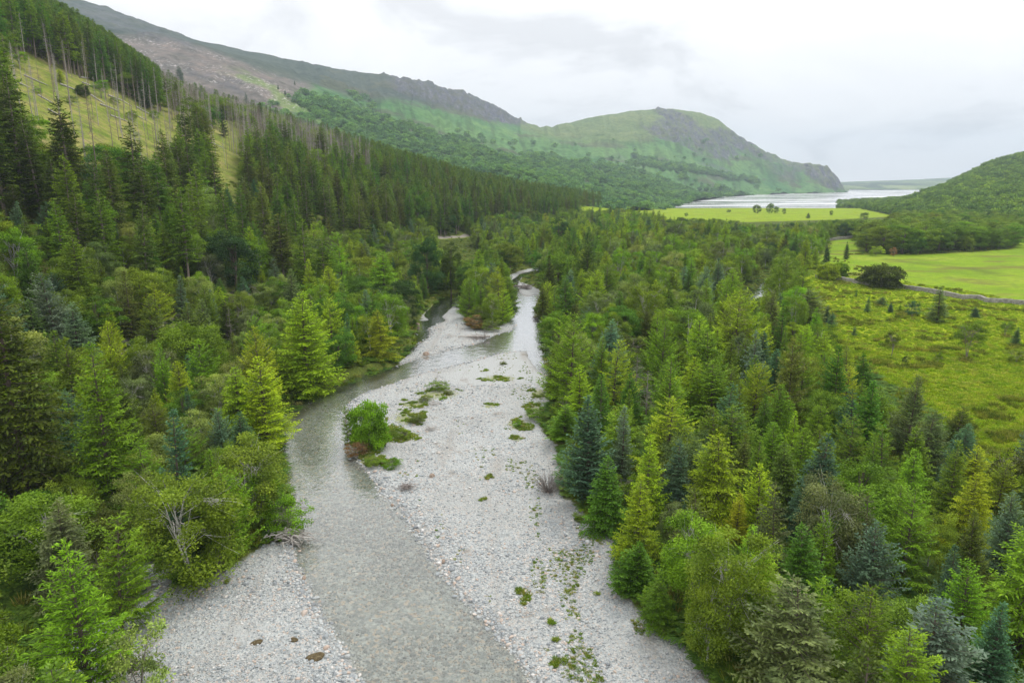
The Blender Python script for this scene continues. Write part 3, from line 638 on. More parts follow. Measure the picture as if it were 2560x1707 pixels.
 (1940,534,515,13,'broadleaf','mid','small tree beside the taller meadow tree','the small meadow tree'),
 (1960,536,520,9,'broadleaf','mid','tiny tree last in the meadow group','the tiny meadow tree'),
 (2123,521,511,10,'broadleaf','deep','tiny lone tree on the lake shore','the tiny shore tree'),
 (2078,539,525,9,'broadleaf','mid','tiny lone tree in the meadow toward the wooded hill','the tiny lone tree'),
 (1172,796,695,48,'larch','fresh','first larch at the outer end of the river island','the outer island larch'),
 (1203,792,708,44,'larch','fresh','second larch on the river island beside the outer one','the second island larch'),
 (1247,788,668,58,'larch','lime','tallest larch on the river island','the tallest island larch'),
 (1222,770,700,46,'larch','fresh','half-hidden larch in the middle of the river island','the middle island larch'),
 (1256,806,724,50,'larch','lime','front larch on the river island nearest the water','the front island larch'),
 (1268,772,694,36,'larch','mid','narrow larch on the inner side of the river island','the inner island larch'),
 (925,1115,993,98,'dome','fresh','bright feathery shrub, the tallest plant on the vegetated gravel tongue','the bright feathery shrub'),
 (870,1108,1012,30,'larch','fresh','thin young larch leaning over the water on the gravel tongue','the thin young larch'),
]
BELT = [(2165,628,570,70),(2205,634,560,70),(2255,634,556,80),(2300,632,552,85),(2345,628,556,80),(2385,624,558,75),(2425,624,560,70),(2468,622,562,70),(2512,618,556,75),(2180,612,548,60),(2240,614,545,60),(2320,612,545,60),(2400,610,548,60),(2470,608,548,60)]
for k, (bx, by, ty, w) in enumerate(BELT):
    LM.append((bx, by, ty, w, 'broadleaf', 'mid' if k % 3 else 'leaf', None, 'the tree belt'))
# ---- open areas that must stay in sight
OPEN = [[(0,1490),(130,1500),(180,1600),(60,1650),(0,1620)], [(420,1707),(440,1470),(561,1435),(640,1392),(735,1372),(720,1200),(716,1100),(800,1010),(880,965),(1000,915),(1050,840),(1075,800),(1130,752),
         (1150,742),(1165,800),(1195,826),(1280,812),(1292,750),(1340,745),(1335,800),(1325,860),(1350,920),(1345,1000),(1330,1060),(1385,1130),(1385,1215),
         (1440,1275),(1520,1350),(1525,1470),(1600,1530),(1690,1640),(1740,1707)],
        [(0,150),(66,137),(128,163),(183,192),(238,207),(278,222),(329,258),(384,280),(430,325),(440,370),(300,355),(190,325),(110,285),(0,235)],
        [(505,335),(560,345),(605,360),(600,440),(545,425)],
        [(2560,1135),(2450,1090),(2335,1040),(2290,960),(2200,915),(2170,870),(2070,840),(2060,760),(2080,700),(2040,690),(2060,640),(2085,595),(2140,592),(2160,640),(2300,645),(2560,625)],
        [(1660,519),(1680,500),(1750,496),(2110,480),(2300,476),(2250,497),(2135,517),(2240,540),(2230,548),(2100,548),(1900,560),(1820,548),(1660,542)],
        [(1905,703),(1922,688),(1925,720),(1872,750),(1868,768),(1862,745)],
        [(424,812),(440,790),(460,795),(452,806)],[(1084,594),(1172,586),(1175,620),(1230,640),(1140,640),(1090,610)],
        [(1272,700),(1345,672),(1350,740),(1290,740)],[(600,1390),(660,1330),(700,1360),(640,1392)], [(350,1470),(350,1410),(437,1405),(437,1465)]]

def height_for(X, Y, z, top):
    lo, hi = .3, 60
    for _ in range(30):
        m = (lo + hi) / 2
        if project(X, Y, z + m)[1] > top: lo = m
        else: hi = m
    return m
trees = []      # dict per tree
for (bx, by, ty, w, kind, tone, label, ref) in LM:
    X, Y = on_terrain(bx, by); z = float(terrain(X, Y)); h = height_for(X, Y, z, ty)
    d = Y * CP + (H - z) * SP; r = w / 2 / FPX * d
    trees.append(dict(X=X, Y=Y, z=z, h=h, r=r, kind=kind, tone=tone, label=label, ref=ref, lm=True))

# ---- fill
cell = {}
def near_ok(X, Y, rad):
    g = 6.0; ci, cj = int(X // g), int(Y // g); k = 2
    for i in range(ci - k, ci + k + 1):
        for j in range(cj - k, cj + k + 1):
            for (x, y, q) in cell.get((i, j), ()):
                if (x - X) ** 2 + (y - Y) ** 2 < (max(q, rad)) ** 2 * .9 + .1 * (q + rad) ** 2 * .25: return False
    return True
def put(X, Y, rad): cell.setdefault((int(X // 6), int(Y // 6)), []).append((X, Y, rad))
for t in trees: put(t['X'], t['Y'], min(t['r'] * .95, 5))
# protected points: where landmark trees must show
prot = []
for t in trees:
    for f in (.45, .7, .95):
        px, py = project(t['X'], t['Y'], t['z'] + t['h'] * f); prot.append((px, py, t['Y']))
for (px, py) in [(1913, 702), (1918, 712), (1905, 722), (1866, 752), (1864, 765), (1862, 742), (440, 806), (1310, 683), (1290, 700), (1110, 592), (1140, 590), (1165, 588), (1150, 610), (1190, 628)]:
    X, Y = on_terrain(px, py); prot.append((px, py, Y))
prot = np.array(prot)
NC = 60000
Yc = np.exp(rng.uniform(math.log(22), math.log(880), NC)); Xc = rng.uniform(-1, 1, NC) * (Yc * .86 + 16)
# more candidates at long range
N2 = 60000; Y2 = np.sqrt(rng.uniform(150 ** 2, 880 ** 2, N2)); X2 = rng.uniform(-.86, .9, N2) * Y2
Xc = np.concatenate([Xc, X2]); Yc = np.concatenate([Yc, Y2])
zc_, bc, wc, sc, pc = terrain(Xc, Yc, True)
bpx, bpy_ = project(Xc, Yc, zc_)
riverx = np.interp(Yc, [0, 40, 60, 100, 150, 250, 400], [0, -6, -4, 2, 0, 0, 60])
inM = inside(bpx, bpy_, MEADOW); inF = sdf(Xc, Yc, fField) < 2
ok = (bc > 1.2) & (pc < .5) & ~inM & ~inF & (bpx > -160) & (bpx < 2720) & (wc > 2.0) & ~((bpy_ > 1700) & (bpx > 330) & (bpx < 1760))
DEADZ = [(400,200),(520,230),(640,290),(800,350),(930,400),(930,470),(760,450),(600,400),(520,400),(420,330)]
BRIGHTZ = [(560,360),(700,400),(900,450),(1010,530),(850,570),(700,540),(560,460)]
fill = 0
SPEC_R = [('larch', .41), ('spruce', .40), ('birch', .11), ('broadleaf', .03), ('bush', .05)]
SPEC_L = [('spruce', .33), ('birch', .27), ('larch', .22), ('broadleaf', .12), ('bush', .06)]
def pick(spec, u):
    for k, p in spec:
        u -= p
        if u < 0: return k
    return spec[0][0]
TON = {'larch': (['lime', 'fresh', 'mid', 'yellow'], [.38, .38, .20, .04]), 'spruce': (['green', 'blue', 'silver', 'olive', 'grey', 'mid', 'dark'], [.24, .15, .08, .09, .12, .22, .10]),
       'birch': (['leaf', 'pale', 'grey', 'fresh'], [.4, .2, .2, .2]), 'broadleaf': (['leaf', 'mid', 'green', 'deep'], [.38, .34, .22, .06]), 'bush': (['leaf', 'olive', 'mid'], [.4, .3, .3]),
       'tall': (['dark', 'olive', 'mid', 'green'], [.22, .24, .36, .18]), 'pole': (['dark', 'olive'], [.6, .4]), 'dead_tall': (['dead'], [1]), 'dead_larch': (['dead'], [1])}
cand = np.where(ok)[0]
cand = cand[np.argsort(rng.random(len(cand)))]
for i in cand:
    X, Y, z, s = Xc[i], Yc[i], zc_[i], sc[i]; u = rng.random(); bx, by = bpx[i], bpy_[i]
    if s > 16 and (Y > 235 or (s > 48 and Y > 105)):
        inclear = by < np.interp(bx, [0, 130, 280, 420, 600], [300, 330, 380, 440, 440]) and by > np.interp(bx, [0, 66, 128, 183, 278, 384, 420], [137, 137, 163, 192, 222, 280, 330]) and bx < 600
        if inclear:
            if rng.random() > .07: continue
            kind = 'dead_tall'; h = rng.uniform(11, 17); sp = 2.4
        elif inside(np.array(bx), np.array(by), DEADZ) and u < .72: kind = 'dead_tall'; h = rng.uniform(12, 20); sp = 1.9
        elif inside(np.array(bx), np.array(by), BRIGHTZ) and u < .62: kind = 'broadleaf' if u < .42 else 'larch'; h = rng.uniform(9, 14); sp = 4.0
        else:
            kind = 'tall' if u < .86 else ('pole' if u < .89 else ('broadleaf' if u < .97 else 'dead_tall')); h = rng.uniform(16, 22) if kind != 'broadleaf' else rng.uniform(9, 14); sp = 3.1
            if Y > 420: h *= .9
    elif s > -2 and Y > 60:
        kind = pick(SPEC_L, u); h = rng.uniform(7, 12.5); sp = 3.0
        if s > 22 and u > .45: kind = 'tall'; h = rng.uniform(15, 21); sp = 3.6
    elif X < riverx[i]:
        kind = pick(SPEC_L, u); h = rng.uniform(5.5, 11.5); sp = 2.9
    else:
        kind = pick(SPEC_R, u); h = rng.uniform(6.5, 11.5) * (1 if Y > 45 else .9); sp = 3.3
        if Y > 65: h = rng.uniform(6.5, 13.0); sp = 4.0
        if Y > 110 and bx > 1500 and rng.random() < .28: kind = 'birch'
        if Y > 300: h *= rng.uniform(.8, 1.25); 
        if 1700 < bx < 2100 and by < 720 and u < .12: kind = 'broadleaf'
    if bx > 2080 and by < 640 and s < 0: kind = 'broadleaf'; h = rng.uniform(9, 13); sp = 4.5
    if kind == 'bush': h = rng.uniform(2.5, 4.5)
    base = PROTO[kind][0]; r = h * base[3] / base[2] * rng.uniform(.85, 1.15)
    if kind in ('birch', 'broadleaf'): h *= .9
    if not near_ok(X, Y, sp * (.75 + .5 * (h > 8))): continue
    d = Y * CP + (H - z) * SP
    tx, ty = project(X, Y, z + h); rp = r / d * FPX
    if ty < np.interp(bx, *EDGE) - rng.uniform(-10, 5): continue
    # keep the open ground in sight
    px = np.array([tx, tx, tx - rp * .5, tx + rp * .5, bx - rp * .85, bx + rp * .85, bx]); py = np.array([ty + 2, ty * .75 + by * .25, ty * .5 + by * .5, ty * .5 + by * .5, ty * .15 + by * .85, ty * .15 + by * .85, by])
    if kind != 'dead_tall' and any(inside(px, py, P).any() for P in OPEN): continue
    if kind != 'dead_tall':
        q = prot[(prot[:, 2] > Y)]
        if len(q):
            fy = (q[:, 1] - ty) / max(by - ty, 1)
            if np.any((fy > 0) & (fy < 1) & (np.abs(q[:, 0] - bx) < rp * (.25 + .75 * fy))): continue
    tn = TON[kind]; tone = rng.choice(tn[0], p=tn[1])
    trees.append(dict(X=X, Y=Y, z=z, h=h, r=r, kind=kind, tone=str(tone), label=None, ref=None, lm=False)); put(X, Y, sp); fill += 1
# small isolated spruces and understorey bushes along the banks
for i in cand[:9000]:
    if .8 < bc[i] < 4.5 and Yc[i] < 230 and rng.random() < .6 and len(trees) < 9000:
        X, Y, z = Xc[i], Yc[i], zc_[i]; h = rng.uniform(.9, 2.0)
        tx, ty = project(X, Y, z + h)
        if near_ok(X, Y, 1.2): trees.append(dict(X=X, Y=Y, z=z, h=h, r=h * .7, kind='bush', tone=str(rng.choice(['leaf', 'olive', 'mid', 'fresh'])), label=None, ref=None, lm=False)); put(X, Y, 1.1)
print('trees', len(trees), 'fill', fill)

# ---- what shows: front to back on a coarse raster
GW, GH = 640, 427; SC = GW / 2560.0
cov = np.zeros((GH, GW), bool)
for t in sorted(trees, key=lambda t: t['Y']):
    bx, by = project(t['X'], t['Y'], t['z']); tx, ty = project(t['X'], t['Y'], t['z'] + t['h']); d = t['Y'] * CP + (H - t['z']) * SP
    rp = t['r'] / d * FPX; t['px'], t['py'], t['hp'] = float(bx), float(by), float(by - ty)
    if t['kind'].startswith('dead'): rp *= .35
    y0, y1 = int(max(0, math.floor(ty * SC))), int(min(GH - 1, math.ceil(by * SC))); n = 0
    for y in range(y0, y1 + 1):
        f = (y / SC - ty) / max(by - ty, 1); f = min(max(f, 0.02), 1)
        if t['kind'] in ('birch', 'broadleaf', 'bush', 'vase'): hw = rp * math.sqrt(max(0, 1 - (2 * f - 1) ** 2)) * 1.0
        elif t['kind'] in ('tall',): hw = rp * min(1, f * 1.6) * .9
        else: hw = rp * f
        x0, x1 = int(max(0, (bx - hw) * SC)), int(min(GW, (bx + hw) * SC + 1))
        if x1 > x0:
            row = cov[y, x0:x1]; n += int((~row).sum()); row[:] = True
    t['vis'] = n
OBJ_LIMIT = 290
by_name = {}
for t in trees: by_name.setdefault(KINDNAME[t['kind']][0], []).append(t)
for k, L in by_name.items():
    L.sort(key=lambda t: (-t['lm'], -t['vis']))
    for j, t in enumerate(L): t['ind'] = (t['lm'] or (j < OBJ_LIMIT and t['vis'] >= 5)) 
    print(k, len(L), sum(t['ind'] for t in L))

# ---- labels
TW = {'dark': 'dark', 'deep': 'deep green', 'olive': 'olive', 'green': 'rich green', 'blue': 'blue-green', 'silver': 'silvery', 'grey': 'grey-green', 'lime': 'lime-green', 'yellow': 'yellow-green',
      'fresh': 'fresh green', 'leaf': 'leafy', 'pale': 'pale', 'gold': 'golden', 'mid': 'mid-green', 'dead': 'grey bare', 'brown': 'brown'}
refs = [t for t in trees if t['lm'] and t['ref'] != 'the tree belt']
used = {}
GROUP = {'spruce_tree': 'spruces of the valley woods', 'plantation_spruce': 'tall spruces of the hillside plantation', 'larch_tree': 'larches of the valley woods', 'birch_tree': 'birches of the valley woods',
         'broadleaf_tree': 'broadleaf trees of the valley', 'bush': 'bushes along the valley floor', 'hawthorn_tree': 'small stemmed trees in open ground', 'dead_tree': 'dead grey trees'}
belt_words = ['left end', 'second from the left', 'third from the left', 'fourth from the left', 'middle', 'just right of the middle', 'fourth from the right', 'third from the right', 'right end']
bi = 0
for t in sorted([t for t in trees if t['ind']], key=lambda t: (-t['lm'], t['Y'])):
    if t['label']: used[t['label']] = 1; continue
    if t['ref'] == 'the tree belt':
        t['label'] = ('front tree of the round-crowned belt before the wooded hill, %s' % belt_words[bi]) if bi < 9 else ('tree in the rear row of the belt before the wooded hill, %s' % ['left end', 'second from left', 'middle', 'second from right', 'right end'][bi - 9])
        bi += 1; continue
    w = sorted(refs, key=lambda r: (r['px'] - t['px']) ** 2 + 2.2 * (r['py'] - t['py']) ** 2)[:14]
    noun = {'bush': 'bush', 'dead_tall': 'dead tree', 'dead_larch': 'dead tree', 'tall': 'tall spruce', 'pole': 'bare-stemmed spruce', 'vase': 'small tree', 'big_spruce': 'spruce', 'big_larch': 'larch', 'broadleaf': 'broadleaf tree'}.get(t['kind'], t['kind'])
    lab = None
    for r_ in w:
        dx, dy = t['px'] - r_['px'], t['py'] - r_['py']
        rel = ('right of' if dx > 0 else 'left of') if abs(dx) > 1.3 * abs(dy) else ('below' if dy > 0 else 'behind')
        far = math.hypot(dx, dy); q = 'just ' if far < 60 else ('' if far < 150 else 'well ')
        ht = '' if t['kind'] in ('tall', 'pole', 'dead_tall') else ('small ' if t['hp'] < .6 * r_['hp'] else ('tall ' if t['hp'] > 1.2 * r_['hp'] else ''))
        if q == 'well ' and rel == 'below': rel = 'in front of'
        c = '%s%s %s %s%s %s' % (ht, TW[t['tone']], noun, q, rel, r_['ref'])
        if c not in used: lab = c; break
        lab = lab or c
    used[lab] = used.get(lab, 0) + 1; t['label'] = lab

ORD = ['nearest of its run', 'second nearest', 'third nearest', 'fourth nearest', 'fifth nearest', 'sixth nearest', 'seventh nearest', 'eighth nearest']
dups = {}
for t in trees:
    if t['ind']: dups.setdefault(t['label'], []).append(t)
for lab, L in dups.items():
    if 1 < len(L) <= 8:
        for k, t in enumerate(sorted(L, key=lambda t: t['Y'])):
            c = lab + ', ' + ORD[k]
            if len(c.split()) <= 16: t['label'] = c
# ---- build individual trees
base_color = {}
def build_tree(t):
    name, cat = KINDNAME[t['kind']]
    P = PROTO[t['kind']]; tm, cm, h0, r0 = P[int(rng.integers(len(P)))]
    root = bpy.data.objects.new(name, None); COL.objects.link(root)
    root.empty_display_size = .5
    sz = t['h'] / h0; sxy = t['r'] / r0; sxy = min(max(sxy, sz * .5), sz * 1.9)
    root.location = (t['X'], t['Y'], t['z'] - .1); root.scale = (sxy, sxy, sz); root.rotation_euler = (rng.normal(0, .02), rng.normal(0, .02), rng.uniform(0, 6.28))
    root['label'] = t['label']; root['category'] = cat; root['group'] = GROUP[name]
    tr = bpy.data.objects.new('trunk', tm); tr.parent = root; COL.objects.link(tr)
    if cm:
        cr_ = bpy.data.objects.new('crown', cm); cr_.parent = root; COL.objects.link(cr_)
        c = np.array(TONE[t['tone']]) * rng.uniform(.86, 1.14) * (1 + rng.normal(0, .06, 3)); cr_.color = (*np.clip(c, .005, 1), 1)
for t in trees:
    if t['ind']: build_tree(t)

# ---- the remainder: one scatter per kind
def scatter_group(nm, protos):
    col = bpy.data.collections.new(nm)
    for k, me in enumerate(protos):
        o = bpy.data.objects.new('%s_shape' % nm, me); col.objects.link(o)
    return col
def scatter(name, P, scl, rot, idx, col, label, tilt=None):
    me = bpy.data.meshes.new(name); P = np.asarray(P, np.float32); me.vertices.add(len(P)); me.vertices.foreach_set('co', P.ravel())
    a = me.attributes.new('scl', 'FLOAT_VECTOR', 'POINT'); a.data.foreach_set('vector', np.asarray(scl, np.float32).ravel())
    a = me.attributes.new('rot', 'FLOAT_VECTOR', 'POINT'); a.data.foreach_set('vector', np.asarray(rot, np.float32).ravel())
    a = me.attributes.new('idx', 'INT', 'POINT'); a.data.foreach_set('value', np.asarray(idx, np.int32))
    o = link(name, me, kind='stuff', label=label)
    ng = bpy.data.node_groups.new(name + '_scatter', 'GeometryNodeTree')
    ng.interface.new_socket('Geometry', in_out='INPUT', socket_type='NodeSocketGeometry'); ng.interface.new_socket('Geometry', in_out='OUTPUT', socket_type='NodeSocketGeometry')
    n = ng.nodes; gi = n.new('NodeGroupInput'); go = n.new('NodeGroupOutput'); ip = n.new('GeometryNodeInstanceOnPoints')
    ci = n.new('GeometryNodeCollectionInfo'); ci.inputs['Collection'].default_value = col; ci.inputs['Separate Children'].default_value = True; ci.inputs['Reset Children'].default_value = True
    def na(nm, ty):
        x = n.new('GeometryNodeInputNamedAttribute'); x.data_type = ty; x.inputs['Name'].default_value = nm; return x.outputs['Attribute']
    L = ng.links; L.new(gi.outputs[0], ip.inputs['Points']); L.new(ci.outputs[0], ip.inputs['Instance']); ip.inputs['Pick Instance'].default_value = True
    L.new(na('idx', 'INT'), ip.inputs['Instance Index']); L.new(na('scl', 'FLOAT_VECTOR'), ip.inputs['Scale'])
    er = n.new('FunctionNodeEulerToRotation'); L.new(na('rot', 'FLOAT_VECTOR'), er.inputs[0]); L.new(er.outputs[0], ip.inputs['Rotation'])
    L.new(ip.outputs[0], go.inputs[0])
    md = o.modifiers.new('scatter', 'NODES'); md.node_group = ng
    return o
FAR = {}
def far_conifer(i, h, Rm, lev, bare, **k): return conifer(i, h, Rm, lev, 6, .5, .75, .16, bare=bare, sticks=False, **k)
FAR['spruce'] = (10, 2.6, [mk_far('s', *conifer(300 + i, 10, 2.6, 26, 6, .26, .40, .10, sticks=False, slope=(.6, -.08), curve=.2), M_bark, M_far_spruce) for i in range(3)])
FAR['larch'] = (10, 2.7, [mk_far('s', *conifer(310 + i, 10, 2.7, 26, 6, .26, .40, .08, sticks=False, slope=(.5, 0), curve=.2, power=.72), M_bark, M_far_larch) for i in range(3)])
FAR['tall'] = (20, 2.6, [mk_far('s', *conifer(320 + i, 20, 2.9, 26, 6, .42, .70, .15, sticks=False, bare=(.15, .35, .5)[i], power=.62, blunt=1.2, slope=(.4, -.3)), M_bark_pale, M_far_spruce) for i in range(3)])
FAR['birch'] = (10, 3.0, [mk_far('s', *broad(330 + i, 10, 2.9, 40, 70, .34, clr=.9, trunk_r=.13, nlimb=5, weep=.6), M_birch, M_far_birch) for i in range(3)])
FAR['broadleaf'] = (10, 4.2, [mk_far('s', *broad(340 + i, 10, 4.0, 45, 80, .42, zc=.55, zr=.45, clr=1.2, trunk_r=.22, nlimb=4), M_bark, M_far_birch) for i in range(3)])
FAR['bush'] = (4, 2.3, [mk_far('s', *broad(350 + i, 4, 2.1, 26, 50, .24, zc=.48, zr=.48, clr=.55, trunk_r=.05, nlimb=3), M_dead, M_far_birch) for i in range(2)])
FAR['dead_tall'] = (18, 1.2, [PROTO['dead_tall'][i][0] for i in range(4)])
FAR_OF = {'dome': 'bush', 'spruce': 'spruce', 'big_spruce': 'spruce', 'larch': 'larch', 'big_larch': 'larch', 'tall': 'tall', 'pole': 'tall', 'birch': 'birch', 'broadleaf': 'broadleaf', 'vase': 'bush', 'bush': 'bush', 'dead_tall': 'dead_tall', 'dead_larch': 'dead_tall'}
STUFFN = {'spruce': ('distant_spruces', 'smaller spruces filling the valley woods between the nearer trees'), 'larch': ('distant_larches', 'smaller larches filling the valley woods between the nearer trees'),
          'tall': ('distant_plantation', 'dense dark spruce plantation covering the hillside'), 'birch': ('distant_birches', 'birches crowded in the far valley woods'),
          'broadleaf': ('distant_broadleaf_trees', 'broadleaf trees crowded in the far valley woods'), 'bush': ('undergrowth_bushes', 'low leafy undergrowth bushes below the trees'), 'dead_tall': ('distant_dead_trees', 'grey dead conifers standing among the hillside plantation')}
rest = {}
for t in trees:
    if not t['ind']: rest.setdefault(FAR_OF[t['kind']], []).append(t)
for k, L in rest.items():
    h0, r0, ms = FAR[k]; n = len(L)
    P = np.array([(t['X'], t['Y'], t['z'] - .1) for t in L]); sz = np.array([t['h'] / h0 for t in L]); sx = np.clip(np.array([t['r'] / r0 for t in L]), sz * .6, sz * 1.6)
    scatter(STUFFN[k][0], P, np.stack([sx, sx, sz], 1), np.stack([np.zeros(n), np.zeros(n), rng.uniform(0, 6.28, n)], 1), rng.integers(0, len(ms), n), scatter_group(k, ms), STUFFN[k][1])

# ------------------------------------------------------------------ ground
def rowsY(pys): return H / np.tan(PITCH + np.arctan((pys - 853.5) / FPX))
pys = np.concatenate([np.arange(2050, 700, -4.0), np.arange(700, 560, -2.0), np.arange(560, 475, -1.0), np.array([473, 471, 470, 469.2, 468.9])])
Yr = rowsY(pys); Yr = Yr[(Yr > 8) & (Yr < 8300)]; us = np.linspace(-1.15, 1.15, 520)
Xg = us[None, :] * (Yr[:, None] + 14); Yg = np.repeat(Yr[:, None], len(us), 1)
Zg, Bg, Wg, Sg, Pg = terrain(Xg, Yg, True)
roadpx = [(180,935),(256,884),(300,868),(340,850),(424,811),(453,799),(560,752),(654,712),(720,690),(860,650),(1000,606),(1084,594),(1172,588),(1260,575)]
road = np.array([on_terrain(*p) for p in roadpx])
Rd = seg_dist(Xg, Yg, road)
veg = np.zeros_like(Xg); gpx, gpy = project(Xg, Yg, Zg)
for (cx, cy, rx, ry) in VEG: veg = np.maximum(veg, (1 - ((gpx - cx) / rx) ** 2 - ((gpy - cy) / ry) ** 2) * (1 if cy < 1190 else .3))
veg = np.clip(veg, 0, 1)
sandg = sstep(1.5, -1.5, sdf(Xg, Yg, fSand)); fieldg = sstep(1.2, -1.2, sdf(Xg, Yg, fField)); mead = sstep(6, -6, sdf(Xg, Yg, fMead))
poolg = np.maximum(sstep(.3, -1.8, sdf(Xg, Yg, floor_poly([(690,1045),(700,1010),(786,975),(860,940),(993,890),(1015,915),(960,945),(900,962),(840,990),(760,1040),(715,1085),(700,1080)]))), sstep(.3, -1.2, sdf(Xg, Yg, floor_poly([(1000,905),(1040,800),(1110,795),(1075,830),(1070,845),(1040,870)]))))
near_h = sstep(20, 40, Sg) * (Yg > 100) * sstep(620, 560, gpx)
tracks = sum(np.exp(-((gpx - 0) * 0 + (np.abs(seg_dist(Xg, Yg, floor_poly(p))) / .5) ** 2)) for p in ([(2010,905),(2200,930),(2330,945),(2560,958)], [(1990,690),(2150,760),(2560,900)])) * 0
wetline = np.exp(-(seg_dist(Xg, Yg, floor_poly([(2190,938),(2260,940),(2330,930),(2400,945),(2480,938),(2600,950),(2800,955)])) / .9) ** 2)
wetline = np.maximum(wetline, .8 * np.exp(-(seg_dist(Xg, Yg, floor_poly([(2220,655),(2330,668),(2430,678),(2480,690)])) / 3.0) ** 2))

b = NB('valley_ground'); P = b.pos()
sdb = b.attr('bare'); sdw = b.attr('water'); pas = b.attr('pasture'); fld = b.attr('field'); rdd = b.attr('road'); vg = b.attr('veg'); sn = b.attr('sand'); hl = b.attr('slope'); wl_ = b.attr('wet')
# gravel
v1 = b.vor(5.2, P, 'Color'); v2 = b.vor(13.0, P, 'Color'); v3 = b.vor(1.5, P, 'Color')
g1 = b.ramp(b.sepr(v1, 0), [(0, (.17, .185, .19)), (.25, (.30, .325, .33)), (.55, (.40, .425, .42)), (.84, (.49, .50, .48)), (.90, (.47, .38, .31)), (1, (.56, .54, .50))])
g2 = b.ramp(b.sepr(v2, 1), [(0, (.15, .165, .17)), (.35, (.33, .35, .35)), (.75, (.43, .445, .44)), (.92, (.47, .40, .33)), (1, (.60, .59, .56))])
grav = b.mix(.5, g1, g2)
big = b.noise(.11, 4, P); grav = b.mix(b.mr(big, .38, .66, 0, .34), grav, (.28, .27, .245)); 
sandc = b.mix(b.noise(2.2, 4, P), (.335, .34, .325), (.435, .445, .435))
fine = b.noise(.35, 3, P); grav = b.mix(b.mr(fine, .56, .68, 0, .6), grav, sandc)
grav = b.mix(sn, grav, sandc)
band = b.noise(.35, 5, b.mapping(P, (1.3, .16, 1), (0, 0, .22)), .62); grav = b.mix(b.mr(band, .52, .66, 0, .45), grav, (.29, .265, .23))
silt = b.noise(.18, 5, P, .7); grav = b.mix(b.mr(silt, .60, .68, 0, .7), grav, (.24, .21, .175))
damp = b.mr(sdw, .9, .15, 0, .5); grav = b.mix(damp, grav, (.17, .165, .15))
vn = b.math('ADD', b.noise(1.9, 5, P, .65), b.math('MULTIPLY', vg, .50)); vmask = b.math('MULTIPLY', b.mr(vn, .74, .92, 0, .75), b.mr(vg, 0, .35))
vegc = b.mix(b.noise(3.0, 3, P), (.14, .20, .03), (.27, .26, .08)); grav = b.mix(vmask, grav, vegc)
# river bed: same stones, stained by water and algae
bedm = b.mr(sdw, .25, -.15)
v4 = b.vor(3.6, P, 'Color'); bed = b.ramp(b.sepr(v4, 0), [(0, (.19, .205, .19)), (.35, (.34, .36, .34)), (.66, (.45, .465, .44)), (.72, (.62, .45, .30)), (.80, (.66, .52, .40)), (.86, (.48, .49, .46)), (1, (.62, .62, .59))])
bed = b.mix(.35, bed, b.ramp(b.sepr(b.vor(7.5, P), 1), [(0, (.20, .205, .19)), (.5, (.36, .365, .34)), (.85, (.54, .43, .31)), (1, (.58, .57, .55))]))
deep = b.attr('pool'); bed = b.mix(b.math('MULTIPLY', deep, 1.), bed, b.mix(b.noise(1.5, 4, P), (.035, .035, .012), (.13, .10, .035)))
riff = b.noise(.12, 4, P); bed = b.mix(b.mr(riff, .5, .68, 0, .35), bed, (.26, .27, .22))
grav = b.mix(bedm, grav, bed)
# woodland floor and grass
n1 = b.noise(.5, 5, P); n2 = b.noise(4.0, 4, P)
wood = b.ramp(n1, [(.3, (.035, .050, .010)), (.5, (.070, .105, .012)), (.7, (.13, .17, .016))])
wood = b.mix(b.math('MULTIPLY', n2, .5), wood, (.10, .105, .035))
bank = b.mr(sdb, 4.5, .3); wood = b.mix(b.math('MULTIPLY', bank, .7), wood, b.mix(n2, (.08, .12, .02), (.17, .175, .045)))
hillg = b.ramp(b.noise(.16, 6, P, .7), [(.34, (.11, .17, .02)), (.46, (.20, .24, .04)), (.56, (.27, .26, .07)), (.68, (.34, .28, .13))])
hillg = b.mix(b.mr(b.noise(.5, 5, P, .7), .46, .62, 0, .75), hillg, (.13, .135, .05)); wood = b.mix(hl, wood, hillg)
rough = b.ramp(b.noise(.30, 5, P, .6), [(.28, (.16, .23, .006)), (.42, (.22, .31, .006)), (.55, (.29, .37, .006)), (.72, (.36, .37, .04))])
rough = b.mix(b.mr(b.noise(1.1, 4, P), .52, .70, 0, .6), rough, (.17, .20, .035))
rough = b.mix(b.mr(b.noise(.05, 4, P), .50, .66, 0, .35), rough, (.24, .24, .05))
rough = b.mix(b.math('MULTIPLY', wl_, .8), rough, (.075, .085, .03))
fieldc = b.ramp(b.noise(.045, 5, P), [(.35, (.155, .255, .014)), (.5, (.205, .315, .014)), (.65, (.265, .34, .03))])
fieldc = b.mix(b.mr(b.noise(.5, 4, P), .42, .66, 0, .6), fieldc, (.14, .22, .025))
fieldc = b.mix(b.math('MULTIPLY', b.mr(b.noise(.03, 4, b.mapping(P, (1, 2.5, 1))), .53, .62, 0, .8), 1.), fieldc, (.17, .165, .04))
fieldc = b.mix(b.math('MULTIPLY', wl_, .7), fieldc, (.10, .11, .03))
past = b.mix(fld, rough, fieldc)
gr = b.mix(pas, wood, past)
rn = b.math('ADD', rdd, b.math('MULTIPLY', b.math('SUBTRACT', b.noise(1.5, 3, P), .5), 1.0))
gr = b.mix(b.mr(rn, 2.6, 2.0), gr, (.16, .20, .04)); gr = b.mix(b.mr(rn, 1.5, 1.1), gr, (.36, .32, .27))
edge = b.math('ADD', sdb, b.math('MULTIPLY', b.math('SUBTRACT', b.noise(1.1, 4, P), .5), 1.6)); isb = b.mr(edge, .25, -.25)
col = b.mix(isb, gr, grav)
